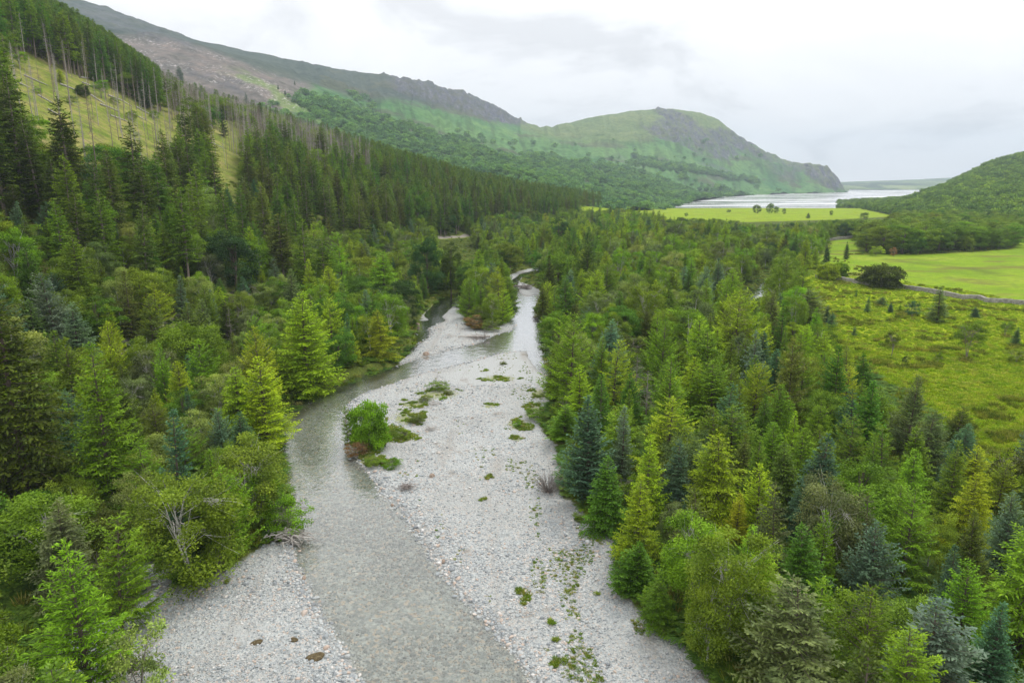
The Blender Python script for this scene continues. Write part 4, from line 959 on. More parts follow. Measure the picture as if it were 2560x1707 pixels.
stb = b.bump(b.vor(5.2, P, 'Distance'), .8, .11, b.bump(b.vor(13, P, 'Distance'), .6, .04)); grb = b.bump(n2, .9, .25, b.bump(b.noise(1.1, 3, P), .8, .6))
s1 = b.bsdf(col, .9, .15, stb); s2 = b.bsdf(col, .95, .05, grb); mx = b.n.new('ShaderNodeMixShader'); b.l.new(isb, mx.inputs[0]); b.l.new(s2, mx.inputs[1]); b.l.new(s1, mx.inputs[2])
M_ground = b.end(mx.outputs[0])
V = np.stack([Xg, Yg, Zg], -1).reshape(-1, 3)
link('ground', mesh_np('ground', V, [grid_faces(*Xg.shape)], M_ground, {'bare': Bg.ravel(), 'water': Wg.ravel(), 'pasture': np.maximum(Pg, np.maximum(mead, fieldg)).ravel(), 'field': np.maximum(fieldg, mead * .55).ravel(), 'road': Rd.ravel(), 'veg': veg.ravel(), 'sand': sandg.ravel(), 'slope': near_h.ravel(), 'wet': np.clip(wetline, 0, 1).ravel(), 'pool': poolg.ravel()}, smooth=True),
     kind='structure', label='valley floor with gravel bars, woodland floor and pasture')

# ------------------------------------------------------------------ water
b = NB('river_water'); P = b.pos()
rip = b.bump(b.noise(2.4, 4, b.mapping(P, (1, .55, 1)), .6), .40, .08, b.bump(b.noise(.55, 3, P), .25, .22))
gl = b.n.new('ShaderNodeBsdfGlossy'); gl.inputs['Roughness'].default_value = .10; b._set(gl.inputs['Normal'], rip)
tr_ = b.n.new('ShaderNodeBsdfTransparent'); b._set(tr_.inputs[0], (.84, .87, .845))
dif = b.n.new('ShaderNodeBsdfDiffuse'); b._set(dif.inputs[0], (.34, .36, .33))
fr = b.n.new('ShaderNodeFresnel'); fr.inputs[0].default_value = 1.33; b._set(fr.inputs['Normal'], rip)
ma = b.n.new('ShaderNodeMixShader'); ma.inputs[0].default_value = .10; b.l.new(tr_.outputs[0], ma.inputs[1]); b.l.new(dif.outputs[0], ma.inputs[2])
mb_ = b.n.new('ShaderNodeMixShader'); b.l.new(b.math('MULTIPLY', fr.outputs[0], 3.0, True), mb_.inputs[0]); b.l.new(ma.outputs[0], mb_.inputs[1]); b.l.new(gl.outputs[0], mb_.inputs[2])
M_water = b.end(mb_.outputs[0])
b = NB('lake_water'); P = b.pos()
n_ = b.noise(.004, 5, b.mapping(P, (1, 5, 1), (0, 0, -.1)), .6)
wav = b.bump(b.noise(.35, 3, P), .06, .3)
lk = b.bsdf((.10, .12, .13), .5, .2, wav); gq = b.n.new('ShaderNodeBsdfGlossy'); b._set(gq.inputs['Roughness'], b.mr(n_, .40, .58, .05, .30)); b._set(gq.inputs['Normal'], wav)
fq = b.n.new('ShaderNodeFresnel'); fq.inputs[0].default_value = 1.33
mq = b.n.new('ShaderNodeMixShader'); b.l.new(b.math('MULTIPLY', fq.outputs[0], b.mr(n_, .36, .50, .98, 1.2), True), mq.inputs[0]); b.l.new(lk, mq.inputs[1]); b.l.new(gq.outputs[0], mq.inputs[2]); lk = mq.outputs[0]; M_lake = b.end(lk)
WZ = -.15
ww = np.array([(-60, 12), (80, 12), (110, 120), (90, 330), (-60, 330), (-75, 120)], float)
me = bpy.data.meshes.new('river_water'); me.from_pydata([(x, y, WZ) for x, y in ww], [], [range(len(ww))]); me.materials.append(M_water)
link('river_water', me, kind='structure', label='shallow clear river over stones')
me = bpy.data.meshes.new('lake_water'); me.from_pydata([(-200, 880, -.35), (2600, 880, -.35), (5200, 6400, -.35), (-200, 6400, -.35)], [], [(0, 1, 2, 3)]); me.materials.append(M_lake)
link('lake_water', me, kind='structure', label='pale lake reflecting the overcast sky')

# ------------------------------------------------------------------ fells
def sheet(px_cols, rows, nr, nc, bumpy, name, mat, paint, label, back=None, cliff=None):
    """rows: list of (py array, Y array) from foot to crest at px_cols"""
    px_cols = np.array(px_cols, float); u = np.linspace(0, 1, nc); pxs = np.interp(u, np.linspace(0, 1, len(px_cols)), px_cols)
    ctl = []
    for py, Y in rows:
        py = np.interp(pxs, *py) if isinstance(py, tuple) else py; Y = np.interp(pxs, *Y) if isinstance(Y, tuple) else np.full(nc, float(Y))
        ctl.append(np.stack(at_depth(pxs, py, Y), 1))
    ctl = np.array(ctl)
    if back:    # the far side falls away behind the crest
        top = ctl[-1]; d = top[:, :2] / np.linalg.norm(top[:, :2], axis=1)[:, None]
        for dist, drop in back: q = top.copy(); q[:, :2] += d * dist; q[:, 2] = np.maximum(top[:, 2] - drop * np.clip(top[:, 2] / 300, .15, 1), -2); ctl = np.concatenate([ctl, q[None]])
    t = np.linspace(0, len(ctl) - 1, nr); i = np.minimum(t.astype(int), len(ctl) - 2); f = (t - i)[:, None, None]
    n = len(ctl); g = lambda k: ctl[np.clip(k, 0, n - 1)]
    p0, p1, p2, p3 = g(i - 1), g(i), g(i + 1), g(i + 2)
    lin = p1 * (1 - f) + p2 * f
    W = lin.copy(); m1 = (p2 - p0) / 2 * .6; m2 = (p3 - p1) / 2 * .6
    W[..., 2:] = ((2*f**3-3*f**2+1) * p1 + (f**3-2*f**2+f) * m1 + (-2*f**3+3*f**2) * p2 + (f**3-f**2) * m2)[..., 2:]
    nb = len(back) if back else 0
    fadeC = 1 - .75 * np.exp(-((t - (n - 1 - nb)) / .25) ** 2)[:, None]
    W[..., 2] += (fbm(W[..., 0] / 190, W[..., 1] / 190, 5, 71) * bumpy + fbm(W[..., 0] / 34, W[..., 1] / 60, 3, 75) * bumpy * .35) * fadeC
    gx = np.broadcast_to(pxs[None, :], W.shape[:2]); tt_ = np.broadcast_to(t[:, None], W.shape[:2])
    W[..., 2] -= np.abs(fbm(gx / 26 + tt_ * .5, tt_ * .55, 4, 77)) * bumpy * 1.5 * np.clip(fadeC, 0, 1) * np.clip(tt_, 0, 1) * sstep(600, 950, gx)
    qx, qy = project(W[..., 0], W[..., 1], W[..., 2])
    colr, crag = paint(qx, qy, W, t)
    if cliff: W[..., 2] += crag * fbm(W[..., 0] / 18, W[..., 1] / 70, 3, 81) * cliff
    o = link(name, mesh_np(name, W.reshape(-1, 3), [grid_faces(nr, nc)], mat, {'albedo': colr.reshape(-1, 3), 'crag': crag.ravel(), 'scree': (getattr(paint, 'scree', np.zeros_like(crag))).ravel()}, smooth=True), kind='structure', label=label)
    return W
b = NB('fell_ground'); P = b.pos(); c = b.attr('albedo', 'Color'); cg = b.attr('crag')
n1 = b.noise(.06, 5, P, .65); n2 = b.noise(.015, 5, P, .6)
c = b.mix(1., c, b.ramp(n1, [(.3, (.62, .66, .62)), (.5, (1, 1, 1)), (.72, (1.35, 1.28, 1.2))]), 'MULTIPLY')
c = b.mix(1., c, b.ramp(n2, [(.3, (.72, .78, .74)), (.5, (1, 1, 1)), (.7, (1.22, 1.12, 1.1))]), 'MULTIPLY')
st = b.noise(.05, 6, b.mapping(P, (1, .3, .5)), .7)
scr = b.attr('scree'); c = b.mix(b.math('MULTIPLY', scr, b.mr(b.noise(.22, 5, b.mapping(P, (1, .6, 1)), .75), .54, .62, 0, .85)), c, (.50, .46, .44)); c = b.mix(b.math('MULTIPLY', cg, b.mr(st, .44, .56)), c, b.ramp(b.noise(.11, 4, b.mapping(P, (1, .4, .35)), .7), [(.35, (.045, .052, .070)), (.55, (.115, .115, .145)), (.72, (.25, .235, .25))]))
spot = b.vor(.14, P, 'Distance'); sp2 = b.attr('albedo', 'Alpha')
M_fell = b.end(b.bsdf(c, .95, .05, b.bump(n1, .8, 5., b.bump(b.noise(.25, 4, P), .5, 1.5))))
def cl(*c): return np.array(c, float)
def mixc(a, bb, m): return a * (1 - m[..., None]) + bb * m[..., None]
def paint_fell(qx, qy, W, t):
    N = lambda s, k, o=4: fbm(W[..., 0] / s, W[..., 1] / s, o, k)
    heath = cl(.058, .078, .060) + N(120, 91)[..., None] * cl(.02, .018, .008)
    green = cl(.085, .185, .055) + N(90, 92)[..., None] * cl(.05, .055, .012)
    stump = cl(.150, .132, .118) + N(40, 93)[..., None] * cl(.05, .035, .03)
    olive = cl(.125, .175, .062) + N(150, 94)[..., None] * cl(.045, .03, .02)
    up = np.interp(qx, [0, 285, 413, 512, 622, 731, 900, 1056, 1230, 1350], [20, 88, 96, 124, 158, 200, 245, 262, 300, 322])     # lower edge of the heather fell
    nz = N(60, 95) * 12
    C = np.broadcast_to(green, qx.shape + (3,)).copy()
    C = mixc(C, C * .62, sstep(.05, .35, fbm(qx / 14 + W[..., 2] / 90, W[..., 2] / 60, 4, 102)) * .8 * sstep(820, 1000, qx))
    C = mixc(C, stump, sstep(60, -20, (qx - 760) + (qy - 230) * 1.4 + nz * 4) * 1.0)
    gpatch = sstep(.10, .32, N(70, 96)) * sstep(400, 480, qx) * sstep(160, 200, qy); C = mixc(C, np.broadcast_to(cl(.13, .20, .045), C.shape), gpatch * .75 * (qx < 900))
    white = sstep(.30, .44, N(7, 97, 3) + .25 * N(60, 98)) * sstep(950, 700, qx) * sstep(up + 2, up + 8, qy); scree = sstep(900, 700, qx) * sstep(up - 4, up + 6, qy) * sstep(-.25, .25, N(70, 98)); paint_fell.scree = scree
    C = mixc(C, heath, sstep(10, -10, qy - up + nz) * (qx < 1352))
    # dark bracken and scree streaks on the green slopes
    C = mixc(C, np.broadcast_to(cl(.075, .085, .05), C.shape), sstep(.16, .34, fbm(W[..., 0] / 150 + W[..., 1] / 400, W[..., 2] / 26, 4, 99)) * .75 * (qx > 800))
    # far fell: olive top, rock on its face
    top = sstep(25, -15, qy - np.interp(qx, [1300, 1400, 1560, 1700, 1850, 1960, 2117], [318, 345, 350, 325, 352, 395, 470]) + nz) * (qx > 1300)
    C = mixc(C, olive, top)
    cr = np.zeros_like(qx)
    for (cx, cy, rx, ry, a) in [(1750,348,120,40,.85), (1690,292,60,18,1), (1830,352,80,28,.9), (1660,335,70,16,.8), (1900,385,60,16,.6), (2078,445,48,34,1), (2035,432,40,22,.9), (1985,415,40,14,.6), (1960,430,60,14,.4),
                                (1130,245,180,30,.8), (1230,280,90,22,.9), (1040,228,90,20,.7), (330,60,160,34,.35), (250,35,90,24,.3), (430,98,90,12,.35), (1560,400,60,10,.3), (1790,420,50,9,.4), (560,205,150,20,.3)]:
        cr = np.maximum(cr, a * sstep(1, .35, ((qx - cx) / rx) ** 2 + ((qy - cy - (qx - cx) * (.35 if cx > 1000 else .3)) / ry) ** 2 + N(45, 100) * .5))
    C = mixc(C, np.broadcast_to(cl(.105, .10, .085), C.shape), cr * .6)
    return np.clip(C, .02, .6), cr
sky_x = [-500, -200, 0, 174, 283, 479, 653, 849, 1056, 1154, 1230, 1306, 1350, 1382, 1469, 1578, 1676, 1752, 1796, 1850, 1905, 1959, 2013, 2046, 2068, 2095, 2112, 2122]
sky_y = [-330, -200, -90, 0, 33, 109, 141, 174, 201, 229, 261, 305, 318, 316, 296, 278, 271, 281, 299, 343, 375, 400, 411, 411, 419, 448, 474, 482]
xs = np.linspace(-500, 2122, 40)
# foot row follows the near hillside, then the lake shore
fx = np.linspace(-500, 2122, 90); 
foot_py = (np.array([-500, 0, 400, 800, 1200, 1400, 1540, 1670, 1741, 1800, 1872, 2000, 2122]), np.array([420, 380, 360, 420, 500, 520, 528, 527, 503.5, 494.5, 487.5, 483, 480.2]))
foot_Y = (np.array([-500, 1200, 1540, 1670, 1741, 1800, 1872, 2000, 2122]), np.array([560, 640, 720, 860, 1330, 1650, 2080, 2530, 2930]))
r1_py = (np.array([-500, 0, 300, 500, 700, 900, 1100, 1300, 1540, 1670, 1741, 1800, 1872, 2000, 2122]), np.array([-60, 150, 215, 262, 310, 360, 412, 450, 492, 503, 494, 487, 481, 476, 479.5]))
r1_Y = (np.array([-500, 1300, 1540, 1670, 1741, 1872, 2122]), np.array([880, 950, 1080, 1280, 1600, 2250, 2960]))
r2_py = (np.array([-500, 0, 285, 413, 512, 622, 731, 900, 1100, 1300, 1500, 1700, 1850, 2000, 2080, 2122]), np.array([-190, 25, 90, 100, 128, 160, 205, 275, 330, 385, 400, 415, 440, 455, 468, 479]))
r2_Y = (np.array([-500, 800, 1300, 1700, 2000, 2122]), np.array([1250, 1350, 1700, 2300, 2800, 2990]))
r3_py = (np.array([-500, 0, 285, 479, 731, 900, 1100, 1300, 1400, 1560, 1700, 1850, 2000, 2080, 2122]), np.array([-260, -40, 66, 112, 176, 216, 262, 335, 338, 335, 320, 370, 422, 440, 478.6]))
r3_Y = (np.array([-500, 479, 900, 1300, 1700, 2000, 2122]), np.array([1650, 1750, 1950, 2350, 2800, 2950, 3000]))
c_Y = (np.array([-500, 479, 1056, 1350, 1676, 2046, 2122]), np.array([2100, 2300, 2500, 3100, 3250, 3080, 3015]))
FELL = sheet([-500, 2122], [(foot_py, foot_Y), (r1_py, r1_Y), (r2_py, r2_Y), (r3_py, r3_Y), ((sky_x, sky_y), c_Y)], 300, 900, 13., 'fell', M_fell, paint_fell, 'long fell falling to the lake with heather, crags and green slopes', back=[(350, 40), (900, 260), (1500, 420)], cliff=22.)

def paint_right(qx, qy, W, t):
    g = cl(.06, .10, .03) + fbm(W[..., 0] / 60, W[..., 1] / 60, 4, 111)[..., None] * cl(.02, .03, .01); return np.clip(g, .02, .5), np.zeros_like(qx)
rfx = np.array([2090, 2135, 2241, 2400, 2560, 2900, 3200])
RH = sheet([2090, 3200], [((rfx, [521, 521, 541, 557, 573, 602, 625]), (rfx, [930, 900, 660, 560, 480, 385, 340])),
                          ((rfx, [521, 520, 519.5, 505, 492, 462, 430]), (rfx, [950, 930, 850, 760, 720, 640, 600])),
                          ((rfx, [520.5, 519.5, 514, 470, 436, 374, 320]), (rfx, [965, 960, 960, 960, 960, 900, 860])),
                          ((np.array([2090, 2135, 2200, 2267, 2322, 2376, 2431, 2468, 2560, 2900, 3200]), [520.5, 519.5, 516.5, 510, 497, 472, 446, 425, 398, 292, 200]), (rfx, [980, 1000, 1050, 1120, 1160, 1200, 1200]))],
           80, 200, 3., 'wooded_hill', M_fell, paint_right, 'steep wooded hillside rising beyond the pasture', back=[(150, 0), (500, 60)])
def paint_far(qx, qy, W, t):
    n = vnoise(W[..., 0] / 260, W[..., 1] / 420, 121); n2 = vnoise(W[..., 0] / 90, W[..., 1] / 200, 125)
    C = np.zeros(qx.shape + (3,)) + cl(.10, .16, .05); C = mixc(C, C * 0 + cl(.035, .07, .035), sstep(.5, .56, n)); C = mixc(C, C * 0 + cl(.22, .27, .10), (n2 > .66) * 1.); return C, np.zeros_like(qx)
fxs = np.array([2040, 2110, 2200, 2290, 2400, 2600, 3000, 3500])
sheet([2040, 3500], [((fxs, [474.5] * 8), (fxs, [4300] * 8)), ((fxs, [470.5, 470, 470, 469, 468, 466, 466, 466]), (fxs, [4800] * 8)), ((fxs, [462, 459, 457, 457, 452, 450, 450, 455]), (fxs, [5800] * 8)),
                     ((fxs, [458, 455, 452, 449, 443, 440, 442, 450]), (fxs, [6800, 6800, 6800, 6900, 7200, 7500, 7500, 7500]))], 60, 300, 5., 'far_hills', M_fell, paint_far, 'low patchwork hills beyond the lake', back=[(600, 40)])

# woods on the fell and on the right hill
def sheet_points(W, n, mask, seed):
    r = np.random.default_rng(seed); nr, nc = W.shape[:2]
    A = np.linalg.norm(np.cross(W[1:, :-1] - W[:-1, :-1], W[:-1, 1:] - W[:-1, :-1]), axis=-1); 
    c = (W[1:, 1:] + W[:-1, :-1]) / 2; qx, qy = project(c[..., 0], c[..., 1], c[..., 2]); w = A * mask(qx, qy, c); w = w.ravel() / w.sum()
    k = r.choice(len(w), n, p=w); i, j = k // (nc - 1), k % (nc - 1); u, v = r.random((2, n, 1))
    return W[i, j] * (1 - u) * (1 - v) + W[i + 1, j] * u * (1 - v) + W[i, j + 1] * (1 - u) * v + W[i + 1, j + 1] * u * v
def woodmask(qx, qy, c):
    up = np.interp(qx, [500, 640, 720, 850, 1000, 1150, 1300, 1450, 1600, 1700, 1760, 1850, 2122], [262, 250, 248, 262, 318, 368, 395, 412, 432, 455, 478, 490, 500])
    nz = fbm(c[..., 0] / 110, c[..., 1] / 110, 4, 131)
    m = sstep(-14, 10, qy - up + nz * 40) * sstep(-.22, .18, nz + fbm(c[..., 0] / 30, c[..., 1] / 30, 3, 133) * .5 + .18 + (qy - up) / 160) * (qx > 640) * (qx < 1890)
    m = np.maximum(m, .55 * sstep(.25, .45, nz) * sstep(-50, -5, qy - up) * (qx > 600) * (qx < 1760))
    m = np.maximum(m, .8 * (np.abs(qy - (400 + (qx - 1600) * .19)) < 7) * (qx > 1580) * (qx < 1900) * (nz > -.1)) 
    m = np.maximum(m, .006 * (qx > 560) * (qx < 1950) * (qy > 350))
    return m + 1e-7 * (qx > 400)
cl_fell = [mk_far('s', *broad(400 + i, 8, 4.2, 22, 26, 1.0, zc=.5, zr=.48, clr=1.5, trunk_r=.2, nlimb=2), M_bark, M_far_mix) for i in range(4)]
NP = 19000; Pw = sheet_points(FELL, NP, woodmask, 5); hs = rng.uniform(.55, 1.4, NP) * np.interp(Pw[:, 1], [800, 1500, 3000], [1.0, 1.25, 1.7])
scatter('fell_woodland', Pw - [0, 0, .5], np.stack([hs * 1.15, hs * 1.15, hs], 1), np.stack([np.zeros(NP), np.zeros(NP), rng.uniform(0, 6.28, NP)], 1), rng.integers(0, 4, NP), scatter_group('fell_wood', cl_fell), 'blue-green oak woodland draped along the lower fell side')
cl_right = [mk_far('s', *broad(420 + i, 9, 4.0, 26, 34, .85, zc=.5, zr=.48, clr=1.5, trunk_r=.2, nlimb=2), M_bark, M_right_mix) for i in range(4)]
NP = 9500; Pr = sheet_points(RH, NP, lambda qx, qy, c: (qx < 2760) * 1. + 1e-6, 6); hs = rng.uniform(.7, 1.7, NP) * np.interp(Pr[:, 0] / Pr[:, 1], [.47, .56, .62], [.4, .7, 1.0])
scatter('hillside_woodland', Pr - [0, 0, .5], np.stack([hs, hs, hs], 1), np.stack([np.zeros(NP), np.zeros(NP), rng.uniform(0, 6.28, NP)], 1), rng.integers(0, 4, NP), scatter_group('right_wood', cl_right), 'dense broadleaf woodland covering the steep right hillside')

# isolated spruces far up on the open fell
def on_sheet(W, px, py):
    qx, qy = project(W[..., 0], W[..., 1], W[..., 2]); d = (qx - px) ** 2 + (qy - py) ** 2; k = np.argmin(d); return W.reshape(-1, 3)[k]
for (bx, by, hp, lab) in [(453,210,38,'dark spruce standing alone on the stumpy fellside'), (559,248,30,'first of a pair of small spruces on the stumpy fellside'), (574,251,31,'second of a pair of small spruces on the stumpy fellside'),
                     (618,262,26,'small dark spruce close above the dead grey stand'), (693,190,14,'tiny spruce high on the open fell'), (714,238,12,'tiny spruce low on the open fell beside another'), (694,224,11,'tiny spruce on the brown fell below the highest one'),
                     (726,190,7,'speck of a spruce at the upper edge of the brown fell'), (736,213,10,'tiny spruce where brown fell turns green'), (850,232,7,'speck of a spruce out on the green fell slope')]:
    p = on_sheet(FELL, bx, by); d = p[1]; h = hp / FPX * d * 1.02
    trees.append(dict(X=p[0], Y=p[1], z=p[2], h=h, r=h * .27, kind='spruce', tone='deep', label=lab, ref=None, lm=True, ind=True)); build_tree(trees[-1])

# ------------------------------------------------------------------ stones of the bars and the bed
def rock_mesh(seed, m, sub=2, flat=.6):
    import bmesh
    r = np.random.default_rng(seed); bm = bmesh.new(); bmesh.ops.create_icosphere(bm, subdivisions=sub, radius=1)
    k = r.normal(0, 1, (5, 3)); k = norm(k)
    for v in bm.verts:
        p = np.array(v.co); s = 1 + .18 * sum(math.sin(3 * float(kk @ p) + i) for i, kk in enumerate(k)) / 2
        for kk in k: 
            dd = float(kk @ p); 
            if dd > .72: p = p - kk * (dd - .72) * .8
        v.co = Vector(p * s * np.array([1, .78, flat]))
    me = bpy.data.meshes.new('stone'); bm.to_mesh(me); bm.free(); me.materials.append(m)
    for p in me.polygons: p.use_smooth = sub > 1
    return me
b = NB('river_stone'); P = b.obj()
sc_ = b.ramp(b.info('Random'), [(0, (.19, .205, .215)), (.25, (.30, .325, .335)), (.55, (.40, .42, .42)), (.80, (.50, .505, .49)), (.86, (.48, .37, .30)), (.94, (.52, .44, .38)), (1, (.64, .63, .61))])
sc_ = b.mix(b.mr(b.noise(3, 3, P), .4, .7, 0, .35), sc_, (.30, .29, .26))
wet = b.mr(b.sepr(b.pos(), 2), -.10, -.19); scw = b.mix(1., sc_, (.86, .82, .74), 'MULTIPLY')
M_stone = b.end(b.bsdf(b.mix(wet, sc_, scw), .85, .2, b.bump(b.noise(6, 3, P), .3, .05)))
NS = 150000
Ys = np.exp(rng.uniform(math.log(24), math.log(150), NS * 2)); Xs = rng.uniform(-.8, .6, NS * 2) * Ys
keep = rng.random(len(Ys)) < np.interp(Ys, [24, 60, 150], [1, .9, .5]); Xs, Ys = Xs[keep], Ys[keep]
bs = bare_sd(Xs, Ys); k = (bs < -.1) & (sdf(Xs, Ys, fSand) > .5); Xs, Ys = Xs[k], Ys[k]
zs, bs, ws, _, _ = terrain(Xs, Ys, True)
cl2 = fbm(Xs / 5, Ys / 5, 3, 141); px_, py_ = project(Xs, Ys, zs)
edgeb = np.exp(-((ws - .3) / 1.1) ** 2)
k = (rng.random(len(Xs)) < np.clip(.5 + cl2 * 1.0 + edgeb * .6, .1, 1)); Xs, Ys, zs, ws, cl2, edgeb = (a[k] for a in (Xs, Ys, zs, ws, cl2, edgeb))
n = len(Xs); sz = np.exp(rng.normal(math.log(.054), .42, n)) * (1 + .5 * np.clip(cl2, 0, 1) + .5 * edgeb) * np.interp(Ys, [24, 60, 150], [.95, 1.15, 1.9]); sz = np.minimum(sz, .30)
scatter('river_gravel', np.stack([Xs, Ys, zs + sz * .12], 1), np.stack([sz, sz, sz], 1), np.stack([rng.normal(0, .25, n), rng.normal(0, .25, n), rng.uniform(0, 6.28, n)], 1), rng.integers(0, 5, n),
        scatter_group('stones', [rock_mesh(500 + i, M_stone, 1 if i else 2) for i in range(5)]), 'rounded grey and pink stones of the gravel bars and river bed')
print('stones', n)
b = NB('boulder_rock'); P = b.obj(); M_rock = b.end(b.bsdf(b.ramp(b.noise(2.2, 5, P), [(.3, (.19, .14, .11)), (.55, (.34, .26, .20)), (.75, (.46, .40, .34))]), .85, .2, b.bump(b.noise(5, 5, P), .5, .08)))
rm = rock_mesh(600, M_rock, 3, .7)
for (px, py, s, lab) in [(1080,1192,.34,'brown boulder alone on the open gravel bar'), (958,1158,.30,'pale boulder by the downstream tip of the vegetated gravel tongue'), (1042,815,.7,'rounded boulder on the outer bank at the back channel'),
                         (1065,888,.6,'pinkish boulder at the edge of the upstream gravel bar'), (759,1447,.26,'pinkish boulder at the waterline of the left gravel bar'), (1108,1404,.22,'orange boulder at the waterline of the main bar'),
                         (980,1264,.20,'orange stone at the water edge below the driftwood pile'), (700,1110,.4,'pale boulder in the river margin under the golden-tinged larch')]:
    X, Y = on_terrain(px, py); o = link('boulder', rm, label=lab, category='boulder', group='boulders along the river'); o.location = (X, Y, float(terrain(X, Y)) + s * .3); o.scale = (s, s, s); o.rotation_euler = (0, 0, rng.uniform(0, 6))

b = NB('turf_soil'); P = b.obj(); M_turf = b.end(b.bsdf(b.ramp(b.noise(3, 5, P), [(.3, (.07, .052, .03)), (.55, (.13, .10, .055)), (.72, (.20, .17, .10))]), .95, .05, b.bump(b.noise(7, 4, P), .9, .1)))
tm_ = rock_mesh(610, M_turf, 3, .35)
for (px, py, s, lab) in [(793,1641,.58,'dark brown turf clod stranded on the left gravel bar'), (738,1600,.30,'small brown clod above the big turf clod'), (645,1605,.38,'flat brown clod between stones of the left gravel bar')]:
    X, Y = on_terrain(px, py); o = link('turf_clod', tm_, label=lab, category='clod'); o.location = (X, Y, float(terrain(X, Y)) + .05); o.scale = (s, s * .8, s * .8); o.rotation_euler = (0, 0, rng.uniform(0, 6))
# ------------------------------------------------------------------ dead wood
def put_tubes(name, T, m, X, Y, zoff, **kw):
    o = link(name, mk_trunk(name, T, m), **kw); o.location = (X, Y, float(terrain(X, Y)) + zoff); return o
# root tangle under the leaning willow
r = np.random.default_rng(3); T = Tubes()
for i in range(75):
    a = r.uniform(0, 6.28); L = r.uniform(.9, 2.3); p0 = r.normal(0, .5, 3) * [1.5, 1, .4] + [0, 0, .75]; d = np.array([math.cos(a), math.sin(a) * .6, r.uniform(-.5, .15)])
    p1 = p0 + d * L * .5 + r.normal(0, .15, 3); p2 = p0 + d * L + r.normal(0, .2, 3) + [0, 0, -.1]; T.add([p0, p1, p2], [.07 * r.uniform(.4, 1.3), .045, .015], 5)
X, Y = on_terrain(722, 1352); put_tubes('root_tangle', T, M_log, X, Y, 0.0, label='bleached tangle of exposed roots at the tip of the left gravel bar', category='driftwood')
def pile(px, py, n, L, s, lab, m=M_log, name='driftwood_pile'):
    r = np.random.default_rng(int(px)); T = Tubes()
    for i in range(n):
        a = r.uniform(0, 6.28); l = L * r.uniform(.4, 1); c = r.normal(0, .5, 3) * [L * .5, L * .4, 0] + [0, 0, r.uniform(.05, .35 * s)]; d = np.array([math.cos(a), math.sin(a), r.normal(.1, .2)])
        T.add([c - d * l / 2, c + r.normal(0, .06, 3), c + d * l / 2], [.03 * s, .022 * s, .008], 4)
    X, Y = on_terrain(px, py); put_tubes(name, T, m, X, Y, .05, label=lab, category='driftwood', group='driftwood on the gravel')
pile(1015, 1222, 46, 1.5, 1.1, 'pile of grey-brown flood sticks on the open gravel bar', M_dead)
pile(1345, 735 + 62, 40, 2.4, 2.0, 'brown flood debris caught against the narrows of the river', M_dead)
pile(1312, 722, 50, 5.0, 3.0, 'brown branch heap on the upstream tip beside the larches', M_dead)
pile(1195, 846, 40, 3.4, 1.6, 'sticks heaped behind the bleached log below the island', M_dead)
pile(1075, 1075, 26, 1.8, .9, 'grey twigs lying in the grass of the gravel tongue', M_log)
pile(1085, 1012, 16, 2.0, 1.0, 'bleached forked branch by the grass patches upstream', M_log)
pile(1790, 1690, 40, 2.2, 1.0, 'dry brush piled under the front leafy crown', M_dead)
T = Tubes(); T.add([(-3.2, 0, .45), (-1, .1, .42), (1.8, 0, .38), (3.2, -.1, .5)], [.12, .16, .19, .24], 8); T.add([(1.8, 0, .4), (2.6, .4, 1.0), (3.0, .5, 1.3)], [.1, .06, .02], 5); T.add([(-1, .1, .4), (-1.6, .5, .8)], [.07, .02], 5)
X, Y = on_terrain(1185, 846); put_tubes('fallen_log', T, M_log, X, Y, 0, label='bleached fallen log lying across the bar below the river island', category='log')
# leafless willow bush beside the big blue-green spruce
r = np.random.default_rng(4); T = Tubes()
for i in range(130):
    a = r.uniform(0, 6.28); e = r.uniform(.35, 1.35); L = r.uniform(1.1, 2.3); d = np.array([math.cos(a) * math.cos(e), math.sin(a) * math.cos(e), math.sin(e)]); p0 = np.array([math.cos(a), math.sin(a), 0]) * r.uniform(0, .35)
    p1 = p0 + d * L * .5 + r.normal(0, .05, 3); p2 = p0 + d * L + [0, 0, .1]; T.add([p0, p1, p2], [.022, .014, .006], 3)
    for q in range(3): t = r.uniform(.4, .95); p = p0 + (p2 - p0) * t; T.add([p, p + norm(d + r.normal(0, .5, 3)) * .5], [.009, .004], 3)
X, Y = on_terrain(1372, 1228); put_tubes('leafless_bush', T, M_dead, X, Y, 0, label='leafless brown willow bush on the gravel beside the big blue-green spruce', category='bush')
